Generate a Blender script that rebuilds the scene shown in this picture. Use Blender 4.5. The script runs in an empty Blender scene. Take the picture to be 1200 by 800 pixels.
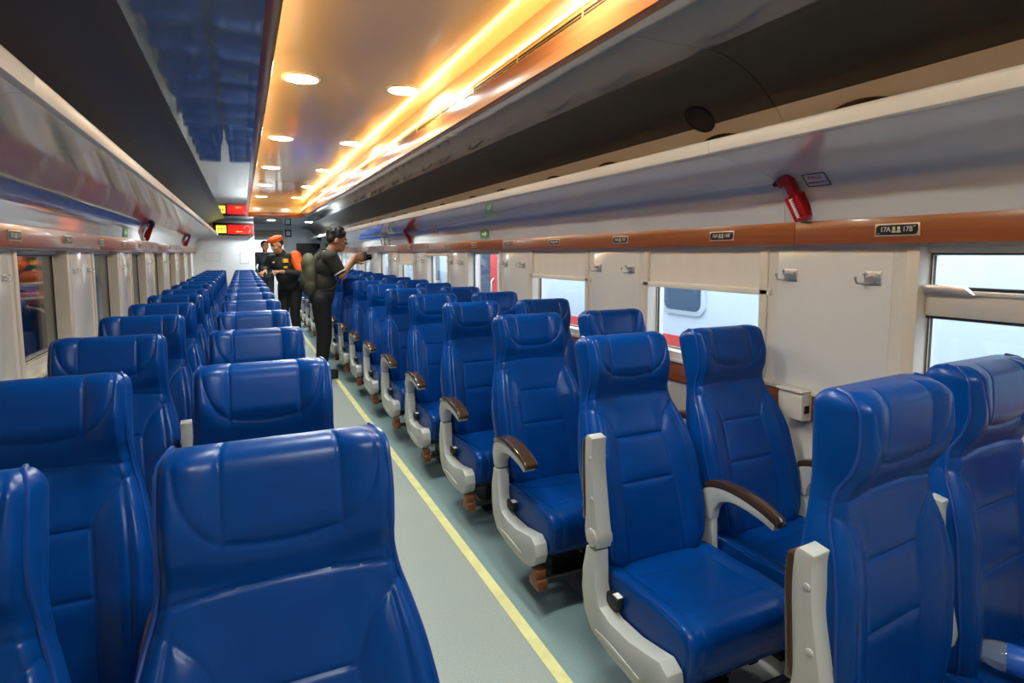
import bpy, bmesh, math, random
import numpy as np
from mathutils import Vector, Matrix
random.seed(7)
R = math.radians
SC = bpy.context.scene
COL = SC.collection

# ------------------------------------------------------------------ materials
def mat(name, col, rough=.5, metal=0., spec=.5, coat=0., emit=None, estr=0., bump=None, alpha=None, trans=0., ior=1.45):
    m = bpy.data.materials.new(name); m.use_nodes = True
    nt = m.node_tree; b = nt.nodes['Principled BSDF']
    b.inputs['Base Color'].default_value = (*col, 1)
    b.inputs['Roughness'].default_value = rough
    b.inputs['Metallic'].default_value = metal
    b.inputs['Specular IOR Level'].default_value = spec
    b.inputs['Coat Weight'].default_value = coat
    b.inputs['Coat Roughness'].default_value = .08
    b.inputs['Transmission Weight'].default_value = trans
    b.inputs['IOR'].default_value = ior
    if emit:
        b.inputs['Emission Color'].default_value = (*emit, 1)
        b.inputs['Emission Strength'].default_value = estr
    if bump:
        sc, st, di = bump
        tc = nt.nodes.new('ShaderNodeTexCoord'); n = nt.nodes.new('ShaderNodeTexNoise')
        n.inputs['Scale'].default_value = sc; n.inputs['Detail'].default_value = 3
        bp = nt.nodes.new('ShaderNodeBump'); bp.inputs['Strength'].default_value = st; bp.inputs['Distance'].default_value = di
        nt.links.new(tc.outputs['Object'], n.inputs['Vector']); nt.links.new(n.outputs['Fac'], bp.inputs['Height'])
        nt.links.new(bp.outputs['Normal'], b.inputs['Normal'])
    return m

def vary(m, scale, c1, c2, stretch=(1, 1, 1), detail=4, lo=.3, hi=.7):
    nt = m.node_tree; b = nt.nodes['Principled BSDF']
    tc = nt.nodes.new('ShaderNodeTexCoord'); mp = nt.nodes.new('ShaderNodeMapping'); mp.inputs['Scale'].default_value = stretch
    n = nt.nodes.new('ShaderNodeTexNoise'); n.inputs['Scale'].default_value = scale; n.inputs['Detail'].default_value = detail
    r = nt.nodes.new('ShaderNodeValToRGB')
    r.color_ramp.elements[0].position = lo; r.color_ramp.elements[0].color = (*c1, 1)
    r.color_ramp.elements[1].position = hi; r.color_ramp.elements[1].color = (*c2, 1)
    nt.links.new(tc.outputs['Object'], mp.inputs['Vector']); nt.links.new(mp.outputs['Vector'], n.inputs['Vector'])
    nt.links.new(n.outputs['Fac'], r.inputs['Fac']); nt.links.new(r.outputs['Color'], b.inputs['Base Color'])
    return m

M = {}
M['leather'] = vary(mat('blue_leather', (.0, .055, .27), .30, spec=.27, bump=(45, .06, .004)), 6, (.0, .036, .195), (.0, .047, .235))
M['leather_side'] = mat('blue_leather_side', (.0, .055, .27), .45, spec=.4)
M['piping'] = mat('blue_piping', (.004, .045, .24), .3)
M['plastic'] = mat('pale_grey_plastic', (.44, .45, .43), .35)
M['brown_pad'] = mat('dark_brown_pad', (.055, .028, .014), .22, coat=.5)
M['black'] = mat('black_plastic', (.008, .008, .01), .45)
M['steel_dark'] = mat('dark_steel', (.02, .02, .022), .5, metal=.3)
M['rust'] = mat('brown_bracket', (.16, .055, .02), .5)
M['white_icon'] = mat('white_icon', (.8, .8, .78), .4)
M['wall'] = mat('cream_wall', (.76, .73, .66), .28, coat=.2)
M['wall_white'] = mat('white_gloss', (.78, .79, .77), .16, coat=.3)
M['rack'] = mat('rack_white_gloss', (.55, .57, .60), .08, coat=1.0)
M['lip'] = mat('rack_lip', (.80, .76, .68), .3)
M['joint'] = mat('joint_shadow_gap', (.25, .24, .22), .6)
M['wood'] = vary(mat('brown_laminate', (.3, .08, .02), .3, coat=.25), 3, (.27, .072, .018), (.36, .105, .028), (12, 1, 30))
M['woodgloss'] = vary(mat('trim_laminate', (.28, .08, .02), .24, coat=.2), 3, (.25, .075, .02), (.34, .10, .028), (12, 1, 30))
M['ceil'] = mat('dark_gloss_panel', (.30, .345, .39), .04, metal=.35, spec=.6, bump=(2.2, .05, .02))
M['cornice'] = mat('cornice_dark_reflection', (.085, .074, .058), .38, spec=.4)  # brown colour stands in for the dark reflection in the glossy curved panel
M['rackback'] = mat('cream_rack_back', (.80, .75, .66), .14, coat=.6, bump=(3.2, .35, .03))
M['tray'] = mat('cream_gloss_panel', (.62, .54, .40), .13, coat=.4)
M['led'] = mat('warm_led', (1, .7, .3), .4, emit=(1, .52, .11), estr=26)
M['lamp'] = mat('lamp_lens', (1, 1, 1), .4, emit=(.87, .98, .94), estr=165)
M['lamp_far'] = mat('lamp_lens_far', (1, 1, 1), .4, emit=(.87, .97, 1.0), estr=800)
M['lamp_ring'] = mat('lamp_ring', (.8, .78, .72), .3)
M['gold'] = mat('gold_edge', (.7, .45, .15), .3, metal=.6)
M['slot'] = mat('slot_dark', (.05, .02, .005), .6)
M['floor_mid'] = vary(mat('grey_green_vinyl', (.3, .34, .32), .38), 160, (.29, .33, .31), (.37, .41, .385))
M['floor_teal'] = vary(mat('teal_vinyl', (.2, .28, .28), .35), 160, (.19, .275, .28), (.245, .34, .34))
M['floor_beige'] = vary(mat('beige_vinyl', (.5, .47, .42), .42), 8, (.44, .42, .38), (.55, .52, .47))
M['yellow'] = vary(mat('yellow_line', (.75, .70, .32), .45), 12, (.66, .62, .28), (.80, .76, .38))
M['blind'] = mat('blind_cream', (.84, .79, .70), .6)
M['blind_bar'] = mat('blind_bar_cream', (.90, .85, .76), .4)
M['frame'] = mat('window_frame_cream', (.74, .68, .58), .35)
M['alu'] = mat('aluminium', (.70, .67, .60), .35, metal=.25)
M['chrome'] = mat('chrome', (.70, .70, .67), .34, metal=1)
M['gasket'] = mat('rubber_gasket', (.03, .03, .035), .6)
M['red'] = mat('red_plastic', (.55, .012, .015), .3)
M['red_dark'] = mat('red_handle', (.30, .008, .01), .35)
M['paper'] = mat('white_paper', (.75, .74, .70), .5)
M['ink'] = mat('dark_ink', (.04, .035, .035), .5)
M['redink'] = mat('maroon_ink', (.25, .06, .07), .5)
M['green'] = mat('green_sticker', (.06, .30, .07), .5)
M['yellow_st'] = mat('yellow_sticker', (.75, .62, .16), .5)
M['plate'] = mat('plate_black', (.012, .01, .008), .3)
M['plate_rim'] = mat('plate_rim', (.62, .48, .36), .35, metal=.3)
M['plate_txt'] = mat('plate_text', (.75, .74, .68), .4)
M['plate_icon'] = mat('plate_icon', (.62, .62, .5), .4)
M['sign_frame'] = mat('sign_frame', (.10, .035, .03), .4)
M['sign_red'] = mat('sign_red', (.5, .01, .01), .4, emit=(1, .015, .01), estr=.75)
M['sign_redlit'] = mat('sign_pink', (.6, .1, .1), .4, emit=(1, .25, .22), estr=.8)
M['sign_yellow'] = mat('sign_yellow', (.8, .75, .05), .4, emit=(1, .86, .08), estr=1.1)
M['sign_olive'] = mat('sign_olive', (.25, .22, .03), .5)
M['tvblack'] = mat('tv_black', (.006, .006, .007), .25)
M['bulk'] = mat('bulkhead_white', (.66, .66, .65), .4)
M['grey_wall'] = mat('end_wall_grey', (.72, .75, .80), .4)
M['train_white'] = mat('train_white', (.56, .63, .72), .35, coat=.3)
M['train_red'] = mat('train_red', (.70, .07, .05), .35)
M['train_grey'] = mat('train_grey', (.45, .52, .55), .4)
M['train_glass'] = mat('train_window', (.05, .09, .15), .12)
M['dark'] = mat('dark_ground', (.03, .03, .03), .8)
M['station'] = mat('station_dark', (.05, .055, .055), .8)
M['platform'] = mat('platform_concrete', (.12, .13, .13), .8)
M['skin'] = mat('skin_brown', (.30, .125, .06), .45)
M['skin2'] = mat('skin_tan', (.42, .19, .10), .45)
M['hair'] = mat('black_hair', (.008, .006, .005), .6, bump=(90, .8, .01))
M['shirt'] = mat('dark_olive_shirt', (.018, .018, .014), .8)
M['shirt_trim'] = mat('sleeve_stripe', (.6, .6, .55), .7)
M['trouser'] = mat('black_trousers', (.008, .008, .009), .8)
M['shoe'] = mat('black_shoe', (.01, .01, .01), .4)
M['bag'] = mat('olive_bag', (.075, .075, .045), .8)
M['bag_dark'] = mat('bag_strap', (.03, .032, .02), .8)
M['orange'] = mat('orange_cloth', (.85, .12, .015), .7)
M['uniform'] = mat('dark_uniform', (.016, .016, .016), .7)
M['badge'] = mat('yellow_badge', (.8, .45, .03), .5)
M['badge_w'] = mat('white_patch', (.5, .55, .5), .5)
M['navy'] = mat('navy_cloth', (.012, .013, .02), .8)
M['water'] = mat('clear_plastic', (.75, .9, 1), .05, trans=.85, ior=1.3)
M['bottle_label'] = mat('bottle_label', (.02, .12, .55), .35)
M['bottle_cap'] = mat('bottle_cap', (.10, .45, .75), .35)

def glass_mat(name, tint, gl=.04):
    m = bpy.data.materials.new(name); m.use_nodes = True; nt = m.node_tree; nt.nodes.clear()
    o = nt.nodes.new('ShaderNodeOutputMaterial'); t = nt.nodes.new('ShaderNodeBsdfTransparent'); g = nt.nodes.new('ShaderNodeBsdfGlossy')
    t.inputs['Color'].default_value = (*tint, 1); g.inputs['Roughness'].default_value = .02
    lw = nt.nodes.new('ShaderNodeLayerWeight'); lw.inputs['Blend'].default_value = .5
    pw = nt.nodes.new('ShaderNodeMath'); pw.operation = 'POWER'; pw.inputs[1].default_value = 5
    f = nt.nodes.new('ShaderNodeMath'); f.operation = 'MULTIPLY_ADD'; f.inputs[1].default_value = .9; f.inputs[2].default_value = gl
    nt.links.new(lw.outputs['Facing'], pw.inputs[0]); nt.links.new(pw.outputs[0], f.inputs[0])
    mx = nt.nodes.new('ShaderNodeMixShader')
    nt.links.new(f.outputs[0], mx.inputs[0]); nt.links.new(t.outputs[0], mx.inputs[1]); nt.links.new(g.outputs[0], mx.inputs[2])
    nt.links.new(mx.outputs[0], o.inputs['Surface'])
    return m
M['glass'] = glass_mat('window_glass', (.93, .97, 1.))

# ------------------------------------------------------------------ mesh builder
class MB:
    def __init__(s): s.v = []; s.f = []; s.m = []; s.cur = 0
    def add(s, vs, fs):
        n = len(s.v); s.v += [tuple(p) for p in vs]; s.f += [tuple(i + n for i in q) for q in fs]; s.m += [s.cur] * len(fs); return s
    def box(s, x0, x1, y0, y1, z0, z1):
        x0, x1 = sorted((x0, x1)); y0, y1 = sorted((y0, y1)); z0, z1 = sorted((z0, z1))
        return s.add([(x0, y0, z0), (x1, y0, z0), (x1, y1, z0), (x0, y1, z0), (x0, y0, z1), (x1, y0, z1), (x1, y1, z1), (x0, y1, z1)],
                     [(0, 3, 2, 1), (4, 5, 6, 7), (0, 1, 5, 4), (1, 2, 6, 5), (2, 3, 7, 6), (3, 0, 4, 7)])
    def prism(s, poly, a0, a1, axis='x'):
        n = len(poly)
        def P(p, a):
            return (a, p[0], p[1]) if axis == 'x' else (p[0], a, p[1]) if axis == 'y' else (p[0], p[1], a)
        vs = [P(p, a0) for p in poly] + [P(p, a1) for p in poly]
        fs = [tuple(range(n)), tuple(range(2 * n - 1, n - 1, -1))] + [(i, i + n, (i + 1) % n + n, (i + 1) % n) for i in range(n)]
        return s.add(vs, fs)
    def sheet(s, poly, a0, a1, axis='y'):
        n = len(poly)
        vs = [(p[0], a0, p[1]) for p in poly] + [(p[0], a1, p[1]) for p in poly]
        return s.add(vs, [(i, i + 1, i + 1 + n, i + n) for i in range(n - 1)])
    def tube(s, pts, rad, n=8, caps=True, flat=None):
        pts = [Vector(p) for p in pts]; rad = rad if hasattr(rad, '__len__') else [rad] * len(pts)
        vs = []; fs = []; up = None
        for i, p in enumerate(pts):
            d = (pts[min(i + 1, len(pts) - 1)] - pts[max(i - 1, 0)]).normalized()
            if up is None: up = Vector((0, 0, 1)) if abs(d.z) < .9 else Vector((0, 1, 0))
            a = d.cross(up).normalized(); b = a.cross(d).normalized(); up = b
            for k in range(n):
                t = 2 * math.pi * k / n; vs.append(p + (a * math.cos(t) + b * math.sin(t) * (flat or 1)) * rad[i])
        for i in range(len(pts) - 1):
            for k in range(n): fs.append((i * n + k, i * n + (k + 1) % n, (i + 1) * n + (k + 1) % n, (i + 1) * n + k))
        if caps: fs += [tuple(range(n - 1, -1, -1)), tuple((len(pts) - 1) * n + k for k in range(n))]
        return s.add(vs, fs)
    def capsule(s, a, b, ra, rb, n=12):
        a = Vector(a); b = Vector(b); d = (b - a).normalized(); L = (b - a).length
        pts = []; rs = []
        for k in range(5):
            t = k / 4 * math.pi / 2; pts.append(a - d * ra * math.cos(t)); rs.append(max(ra * math.sin(t), ra * .05))
        for k in range(5):
            t = k / 4 * math.pi / 2; pts.append(b + d * rb * math.sin(t)); rs.append(max(rb * math.cos(t), rb * .05))
        return s.tube(pts, rs, n)
    def chain(s, pts, rs, n=12):
        for i in range(len(pts) - 1): s.capsule(pts[i], pts[i + 1], rs[i], rs[i + 1], n)
        return s
    def ell(s, c, r, rot=None, nu=20, nv=12):
        vs = []; fs = []; rot = rot or Matrix.Identity(3); c = Vector(c)
        for j in range(nv + 1):
            t = math.pi * j / nv
            for i in range(nu):
                p = 2 * math.pi * i / nu
                vs.append(c + rot @ Vector((r[0] * math.sin(t) * math.cos(p), r[1] * math.sin(t) * math.sin(p), r[2] * math.cos(t))))
        for j in range(nv):
            for i in range(nu): fs.append((j * nu + i, (j + 1) * nu + i, (j + 1) * nu + (i + 1) % nu, j * nu + (i + 1) % nu))
        return s.add(vs, fs)
    def disc(s, c, r, nrm=(0, 0, 1), n=24, th=.004, r0=0):
        nrm = Vector(nrm).normalized(); a = nrm.orthogonal().normalized(); b = nrm.cross(a); c = Vector(c)
        o = [c + (a * math.cos(2 * math.pi * k / n) + b * math.sin(2 * math.pi * k / n)) * r for k in range(n)]
        if r0:
            i_ = [c + (a * math.cos(2 * math.pi * k / n) + b * math.sin(2 * math.pi * k / n)) * r0 for k in range(n)]
            vs = o + [p + nrm * th for p in o] + i_ + [p + nrm * th for p in i_]; fs = []
            for k in range(n):
                l = (k + 1) % n
                fs += [(k, l, n + l, n + k), (n + k, n + l, 3 * n + l, 3 * n + k), (3 * n + k, 3 * n + l, 2 * n + l, 2 * n + k), (2 * n + k, 2 * n + l, l, k)]
            return s.add(vs, fs)
        return s.add(o + [p + nrm * th for p in o], [tuple(range(n - 1, -1, -1)), tuple(range(n, 2 * n))] + [(k, (k + 1) % n, n + (k + 1) % n, n + k) for k in range(n)])
    def lathe(s, prof, n=24, c=(0, 0, 0)):
        vs = [(c[0] + r * math.cos(2 * math.pi * k / n), c[1] + r * math.sin(2 * math.pi * k / n), c[2] + z) for r, z in prof for k in range(n)]
        fs = [(j * n + k, j * n + (k + 1) % n, (j + 1) * n + (k + 1) % n, (j + 1) * n + k) for j in range(len(prof) - 1) for k in range(n)]
        return s.add(vs, fs)
    def mesh(s, name, mats, bevel=0, smooth=True, angle=35, seg=2):
        me = bpy.data.meshes.new(name); me.from_pydata(s.v, [], s.f)
        for m in (mats if isinstance(mats, (list, tuple)) else [mats]): me.materials.append(m)
        me.polygons.foreach_set('material_index', s.m)
        bm = bmesh.new(); bm.from_mesh(me)
        bmesh.ops.recalc_face_normals(bm, faces=bm.faces)
        if bevel:
            ed = [e for e in bm.edges if len(e.link_faces) == 2 and e.calc_face_angle(0) > R(30)]
            bmesh.ops.bevel(bm, geom=ed, offset=bevel, segments=seg, affect='EDGES', profile=.5, clamp_overlap=True)
        bm.to_mesh(me); bm.free()
        if smooth:
            me.polygons.foreach_set('use_smooth', [True] * len(me.polygons))
            try: me.set_sharp_from_angle(angle=R(angle))
            except Exception: pass
        me.update(); return me

def link(name, me, parent=None, loc=None, rot=None):
    o = bpy.data.objects.new(name, me); COL.objects.link(o)
    if parent: o.parent = parent
    if loc: o.location = loc
    if rot: o.rotation_euler = rot
    return o
def empty(name, loc=(0, 0, 0), rot=None):
    o = link(name, None, None, loc, rot); o.empty_display_size = .05; return o
def tag(o, label, cat, group=None):
    o['label'] = label; o['category'] = cat
    if group: o['group'] = group
    return o
def struct(name, me, label=None):
    o = link(name, me); o['kind'] = 'structure'
    o['label'] = label or name.replace('_', ' '); o['category'] = name.split('_')[0]
    return o
def text_mesh(txt, size, m, ext=.0006, align='CENTER'):
    c = bpy.data.curves.new('txt', 'FONT'); c.body = txt; c.size = size; c.extrude = ext; c.align_x = align; c.align_y = 'CENTER'
    o = bpy.data.objects.new('txt', c); COL.objects.link(o)
    dg = bpy.context.evaluated_depsgraph_get(); me = bpy.data.meshes.new_from_object(o.evaluated_get(dg))
    bpy.data.objects.remove(o); bpy.data.curves.remove(c)
    me.materials.clear(); me.materials.append(m); return me
def remeshed(mb, voxel, m, smooth=4):
    me = mb.mesh('tmp', m)
    o = bpy.data.objects.new('tmp', me); COL.objects.link(o)
    md = o.modifiers.new('r', 'REMESH'); md.mode = 'VOXEL'; md.voxel_size = voxel; md.use_smooth_shade = True
    if smooth:
        s = o.modifiers.new('s', 'SMOOTH'); s.iterations = smooth; s.factor = .5
    dg = bpy.context.evaluated_depsgraph_get(); out = bpy.data.meshes.new_from_object(o.evaluated_get(dg))
    bpy.data.objects.remove(o); bpy.data.meshes.remove(me)
    out.materials.clear(); out.materials.append(m); out.polygons.foreach_set('use_smooth', [True] * len(out.polygons)); out.polygons.foreach_set('material_index', [0] * len(out.polygons))
    return out

# ------------------------------------------------------------------ dimensions (train runs along +y, camera at origin of y)
YB, YE = -2.6, 16.3          # rear and far ends of the saloon
BULK = 12.9                  # left bulkhead
XW = 1.46                    # wall faces
ZC, ZT = 2.12, 2.36          # side ceiling, raised tray
PITCH = .776

# ------------------------------------------------------------------ seat geometry
def interp(x, pts):
    xs = [p[0] for p in pts]; ys = [p[1] for p in pts]
    # smooth (monotone cubic) interpolation
    x = np.asarray(x, float); xs = np.array(xs); ys = np.array(ys)
    d = np.diff(ys) / np.diff(xs); t = np.zeros(len(xs)); t[1:-1] = np.where(d[:-1] * d[1:] > 0, 2 * d[:-1] * d[1:] / (d[:-1] + d[1:] + 1e-12), 0); t[0] = d[0]; t[-1] = d[-1]
    i = np.clip(np.searchsorted(xs, x) - 1, 0, len(xs) - 2); h = xs[i + 1] - xs[i]; u = np.clip((x - xs[i]) / h, 0, 1)
    return (2 * u**3 - 3 * u**2 + 1) * ys[i] + (u**3 - 2 * u**2 + u) * h * t[i] + (-2 * u**3 + 3 * u**2) * ys[i + 1] + (u**3 - u**2) * h * t[i + 1]
def sst(a, b, x):
    t = np.clip((x - a) / (b - a), 0, 1); return t * t * (3 - 2 * t)
def seg_dist(px, py, poly):
    best = np.full(px.shape, 9.)
    for (x0, y0), (x1, y1) in zip(poly[:-1], poly[1:]):
        dx, dy = x1 - x0, y1 - y0; L = dx * dx + dy * dy
        t = np.clip(((px - x0) * dx + (py - y0) * dy) / L, 0, 1)
        best = np.minimum(best, np.hypot(px - x0 - t * dx, py - y0 - t * dy))
    return best
def smooth_poly(pts, n=8):
    P = [np.array(p, float) for p in pts]; P = [2 * P[0] - P[1]] + P + [2 * P[-1] - P[-2]]; out = []
    for i in range(1, len(P) - 2):
        for k in range(n):
            t = k / n; a, b, c, d = P[i - 1], P[i], P[i + 1], P[i + 2]
            out.append(tuple(.5 * (2 * b + (c - a) * t + (2 * a - 5 * b + 4 * c - d) * t**2 + (3 * b - a - 3 * c + d) * t**3)))
    out.append(tuple(P[-2])); return out

HB = .80
HALF = [(0, .175), (.05, .205), (.12, .218), (.22, .224), (.33, .224), (.42, .214), (.51, .195), (.57, .179), (.63, .172), (.69, .172), (.76, .171), (.80, .167)]
CEN = [(0, .070), (.06, .080), (.14, .088), (.28, .092), (.42, .084), (.53, .074), (.58, .074), (.63, .096), (.68, .112), (.75, .114), (.80, .102)]
EDG = [(0, .080), (.08, .110), (.20, .120), (.36, .118), (.46, .102), (.55, .078), (.59, .082), (.64, .112), (.70, .128), (.76, .126), (.80, .11)]
def mirror(p): return [(-x, y) for x, y in p]
SEAMS = [[(-.18, .572), (-.09, .580), (0, .583), (.09, .580), (.18, .572)],
         [(-.088, .650), (-.045, .643), (0, .640), (.045, .643), (.088, .650)],
         [(-.101, .432), (.101, .432)], [(-.109, .278), (.109, .278)]]
for pl in ([(.088, .86), (.088, .645)],
           smooth_poly([(.150, .845), (.149, .765), (.140, .715), (.117, .672), (.088, .650)]),
           smooth_poly([(.200, .555), (.168, .536), (.125, .495), (.105, .450), (.1, .42), (.108, .29), (.114, .15), (.118, .0)]),
           smooth_poly([(.160, .535), (.176, .40), (.184, .2), (.18, .06)])):
    SEAMS += [pl, mirror(pl)]

def backrest_meshes():
    N, Ms = 112, 6
    r = .034
    hs = list(np.linspace(0, HB - r, 196)); phi = list(np.linspace(0, math.pi / 2, 13)[1:])
    rows = [(h, 0., h) for h in hs] + [(HB - r + r * math.sin(p), r * (1 - math.cos(p)), HB - r + r * p * .9) for p in phi]
    s1 = np.linspace(-1, 1, N)
    V = []; 
    for (z, ins, hp) in rows:
        hh = float(interp(min(hp, HB), HALF)); c = float(interp(min(hp, HB), CEN)); e = float(interp(min(hp, HB), EDG))
        bot = max(0, 1 - z / .035); ins_b = .02 * bot * bot
        half = hh - ins * .55 - ins_b * .4
        t = np.abs(s1); S = s1 * half
        df = c + (e - c) * sst(.35, .86, t) - .030 * np.clip((t - .87) / .13, 0, 1)**2
        d = np.full(N, 9.)
        for pl in SEAMS: d = np.minimum(d, seg_dist(s1 * hh, np.full(N, hp), pl))
        df = df - .0035 * np.exp(-(d / .004)**2) - .0026 * np.exp(-(d / .016)**2) + .0015
        df = df - ins - ins_b
        db = np.full(N, 0.) + .006 * np.clip((t - .9) / .1, 0, 1)**2 + ins * .8 + (.012 * (1 - z / .3) if z < .3 else 0)
        db = np.minimum(db, df - .004)
        front = [(S[i], -df[i], z) for i in range(N)]
        back = [(S[i], -db[i], z) for i in range(N)]
        rs = []; ls = []
        for k in range(1, Ms):
            u = k / Ms; bul = .006 * math.sin(u * math.pi)
            rs.append((half + bul, -(df[-1] * (1 - u) + db[-1] * u), z)); ls.append((-half - bul, -(df[0] * (1 - u) + db[0] * u), z))
        V.append(front + rs + back[::-1] + ls[::-1])
    L = len(V[0]); mb = MB(); fs = []
    for j in range(len(V) - 1):
        for i in range(L):
            k = (i + 1) % L; fs.append((j * L + i, j * L + k, (j + 1) * L + k, (j + 1) * L + i))
    mb.add([p for row in V for p in row], fs)
    for base in (0, (len(V) - 1) * L):
        fr = lambda i: base + i
        bk = lambda i: base + N + (Ms - 1) + (N - 1 - i)
        caps = [(fr(i), fr(i + 1), bk(i + 1), bk(i)) for i in range(N - 1)]
        caps.append(tuple([fr(N - 1)] + [base + N + k for k in range(Ms - 1)] + [bk(N - 1)]))
        caps.append(tuple([fr(0)] + [base + L - 1 - k for k in range(Ms - 1)] + [bk(0)]))
        mb.f += caps; mb.m += [0] * len(caps)
    me = mb.mesh('backrest', M['leather'], angle=60)
    pipes = []
    for sg in (-1, 1):
        pm = MB(); pts = []
        for h in np.linspace(.03, HB - .004, 44):
            ins = 0
            if h > HB - r: ins = r * (1 - math.sqrt(max(0, 1 - ((h - HB + r) / r)**2)))
            hh = float(interp(h, HALF)) - ins * .55; e = float(interp(h, EDG)) - .030 - ins + .003
            pts.append((sg * (hh - .001), -(e + .003), h))
        pts += [(sg * (hh - .004), -(e - .02), HB + .001), (sg * (hh - .006), -.045, HB)]
        pm.tube(pts, .0042, 6); pipes.append(pm.mesh('piping', M['piping']))
    return me, pipes

def cushion_meshes():
    # cross-section in (y, z), swept across the width; y negative is the front
    top = smooth_poly([(.09, .395), (0, .405), (-.12, .410), (-.24, .416), (-.31, .418)], 6)
    nose = [(-.31 - .055 * math.sin(a), .363 + .055 * math.cos(a)) for a in np.linspace(.1, math.pi / 2, 9)]
    prof = top + nose + [(-.362, .32), (-.352, .275), (-.340, .250), (-.30, .244), (-.1, .246), (.09, .25)]
    # resample the visible part
    P = np.array(prof); seg = np.r_[0, np.cumsum(np.hypot(*np.diff(P, axis=0).T))]
    n = 120; q = np.linspace(0, seg[-1], n); PY = np.interp(q, seg, P[:, 0]); PZ = np.interp(q, seg, P[:, 1])
    cy, cz = -.13, .33; W = .212; r = .03
    cols = [(-W + r - r * math.cos(a), r * (1 - math.sin(a))) for a in np.linspace(0, math.pi / 2, 7)]
    mid = [(x, 0) for x in np.linspace(-W + r, W - r, 76)[1:-1]]
    cols = cols + mid + [(-x, i) for x, i in cols[::-1]]
    seams = [[(-.155, .2), (-.155, -.36), (-.155, -.5)], [(.155, .2), (.155, -.36), (.155, -.5)], [(-.155, -.265), (.155, -.265)], smooth_poly([(-.155, -.03), (-.05, -.055), (.05, -.055), (.155, -.03)])]
    V = []
    for x, ins in cols:
        row = []
        for y, z, qq in zip(PY, PZ, q):
            dy, dz = y - cy, z - cz; L = math.hypot(dy, dz)
            k = 1 - ins * .9 / L
            yy, zz = cy + dy * k, cz + dz * k
            if z > .28:
                along = -(qq - .09)          # unrolled coordinate
                d = min(float(seg_dist(np.array([x]), np.array([along]), s)[0]) for s in seams)
                w = .003 * math.exp(-(d / .004)**2) + .0035 * math.exp(-(d / .018)**2)
                yy -= dy / L * w; zz -= dz / L * w
                if y > -.30: zz += .004 * math.cos(x / W * 1.4)
                # side wings slightly raised
                zz += .010 * float(sst(.150, .19, np.array(abs(x)))) * float(sst(-.33, -.2, np.array(y)))
            row.append((x, yy, zz))
        V.append(row)
    mb = MB(); fs = []
    for j in range(len(V) - 1):
        for i in range(n):
            k = (i + 1) % n; fs.append((j * n + i, j * n + k, (j + 1) * n + k, (j + 1) * n + i))
    mb.add([p for r_ in V for p in r_], fs)
    mb.f += [tuple(range(n)), tuple(range((len(V) - 1) * n, len(V) * n))]; mb.m += [0, 0]
    pipes = [MB().tube([Vector(p) for p in V[c][2:78:3]], .0038, 6).mesh('piping', M['piping']) for c in (3, len(V) - 4)]
    return mb.mesh('seat_cushion', M['leather'], angle=50), pipes

BACK, BPIPE = backrest_meshes()
CUSH, CPIPE = cushion_meshes()

def rounded(poly, n=4): return smooth_poly(poly + [poly[0]], n)[:-1]
AW = .027
def support_mesh():
    poly = [(.035, .487), (.058, .40), (.060, .33), (.045, .262), (.0, .212), (-.10, .192), (-.22, .186), (-.315, .194), (-.362, .222), (-.380, .265), (-.370, .308), (-.335, .328), (-.29, .318), (-.20, .300), (-.10, .298), (-.045, .315), (-.018, .37), (-.012, .487)]
    mb = MB().prism(poly, -AW, AW)
    mb.prism([(-.02, .232), (-.10, .214), (-.20, .210), (-.255, .222), (-.20, .228), (-.10, .236)], AW - .001, AW + .004)
    mb.prism([(-.02, .232), (-.10, .214), (-.20, .210), (-.255, .222), (-.20, .228), (-.10, .236)], -AW - .004, -AW + .001)
    return mb.mesh('arm_support', M['plastic'], bevel=.007)
def arm_down_meshes():
    top = smooth_poly([(.052, .545), (.038, .590), (.0, .613), (-.07, .625), (-.15, .622), (-.22, .609), (-.275, .590)], 5)
    low = smooth_poly([(-.270, .564), (-.22, .578), (-.15, .588), (-.09, .587), (-.045, .568), (-.016, .53), (-.008, .492)], 5)
    body = MB().prism(top + low + [(.036, .490)], -AW, AW)
    pad_top = [(y, z + .022) for y, z in top[6:]]
    padp = [(top[6][0], top[6][1] - .004)] + pad_top + [(-.290, .599), (-.288, .580)] + [(y, z - .004) for y, z in top[:5:-1]][:-1]
    pad = MB().prism(padp, -AW - .002, AW + .002)
    return body.mesh('armrest', M['plastic'], bevel=.006), pad.mesh('pad', M['brown_pad'], bevel=.006)
def arm_up_meshes():
    # paddle turned up about its hinge; the pad now faces the rear
    front = smooth_poly([(-.026, .500), (-.030, .535), (-.018, .60), (-.004, .68), (.006, .745), (.010, .82), (.006, .852)], 5)
    rear = smooth_poly([(.038, .858), (.048, .84), (.051, .77), (.046, .68), (.042, .60), (.046, .535), (.034, .498)], 5)
    body = MB().prism(front + rear, -AW, AW)
    for yy, zz in ((.018, .785), (.006, .655)):
        body.disc((-AW + .002, yy, zz), .008, (-1, 0, 0), 14, .005); body.disc((AW - .002, yy, zz), .008, (1, 0, 0), 14, .005)
    body.disc((-AW, -.0, .528), .030, (-1, 0, 0), 20, .005); body.disc((AW, .0, .528), .030, (1, 0, 0), 20, .005)
    rr = rear[5:-8]
    pad = MB().prism([(y - .002, z) for y, z in rr] + [(y + .016, z) for y, z in rr[::-1]], -AW - .002, AW + .002)
    return body.mesh('armrest', M['plastic'], bevel=.005), pad.mesh('pad', M['brown_pad'], bevel=.005)
SUPPORT = support_mesh(); ARM_D, PAD_D = arm_down_meshes(); ARM_U, PAD_U = arm_up_meshes()
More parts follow.
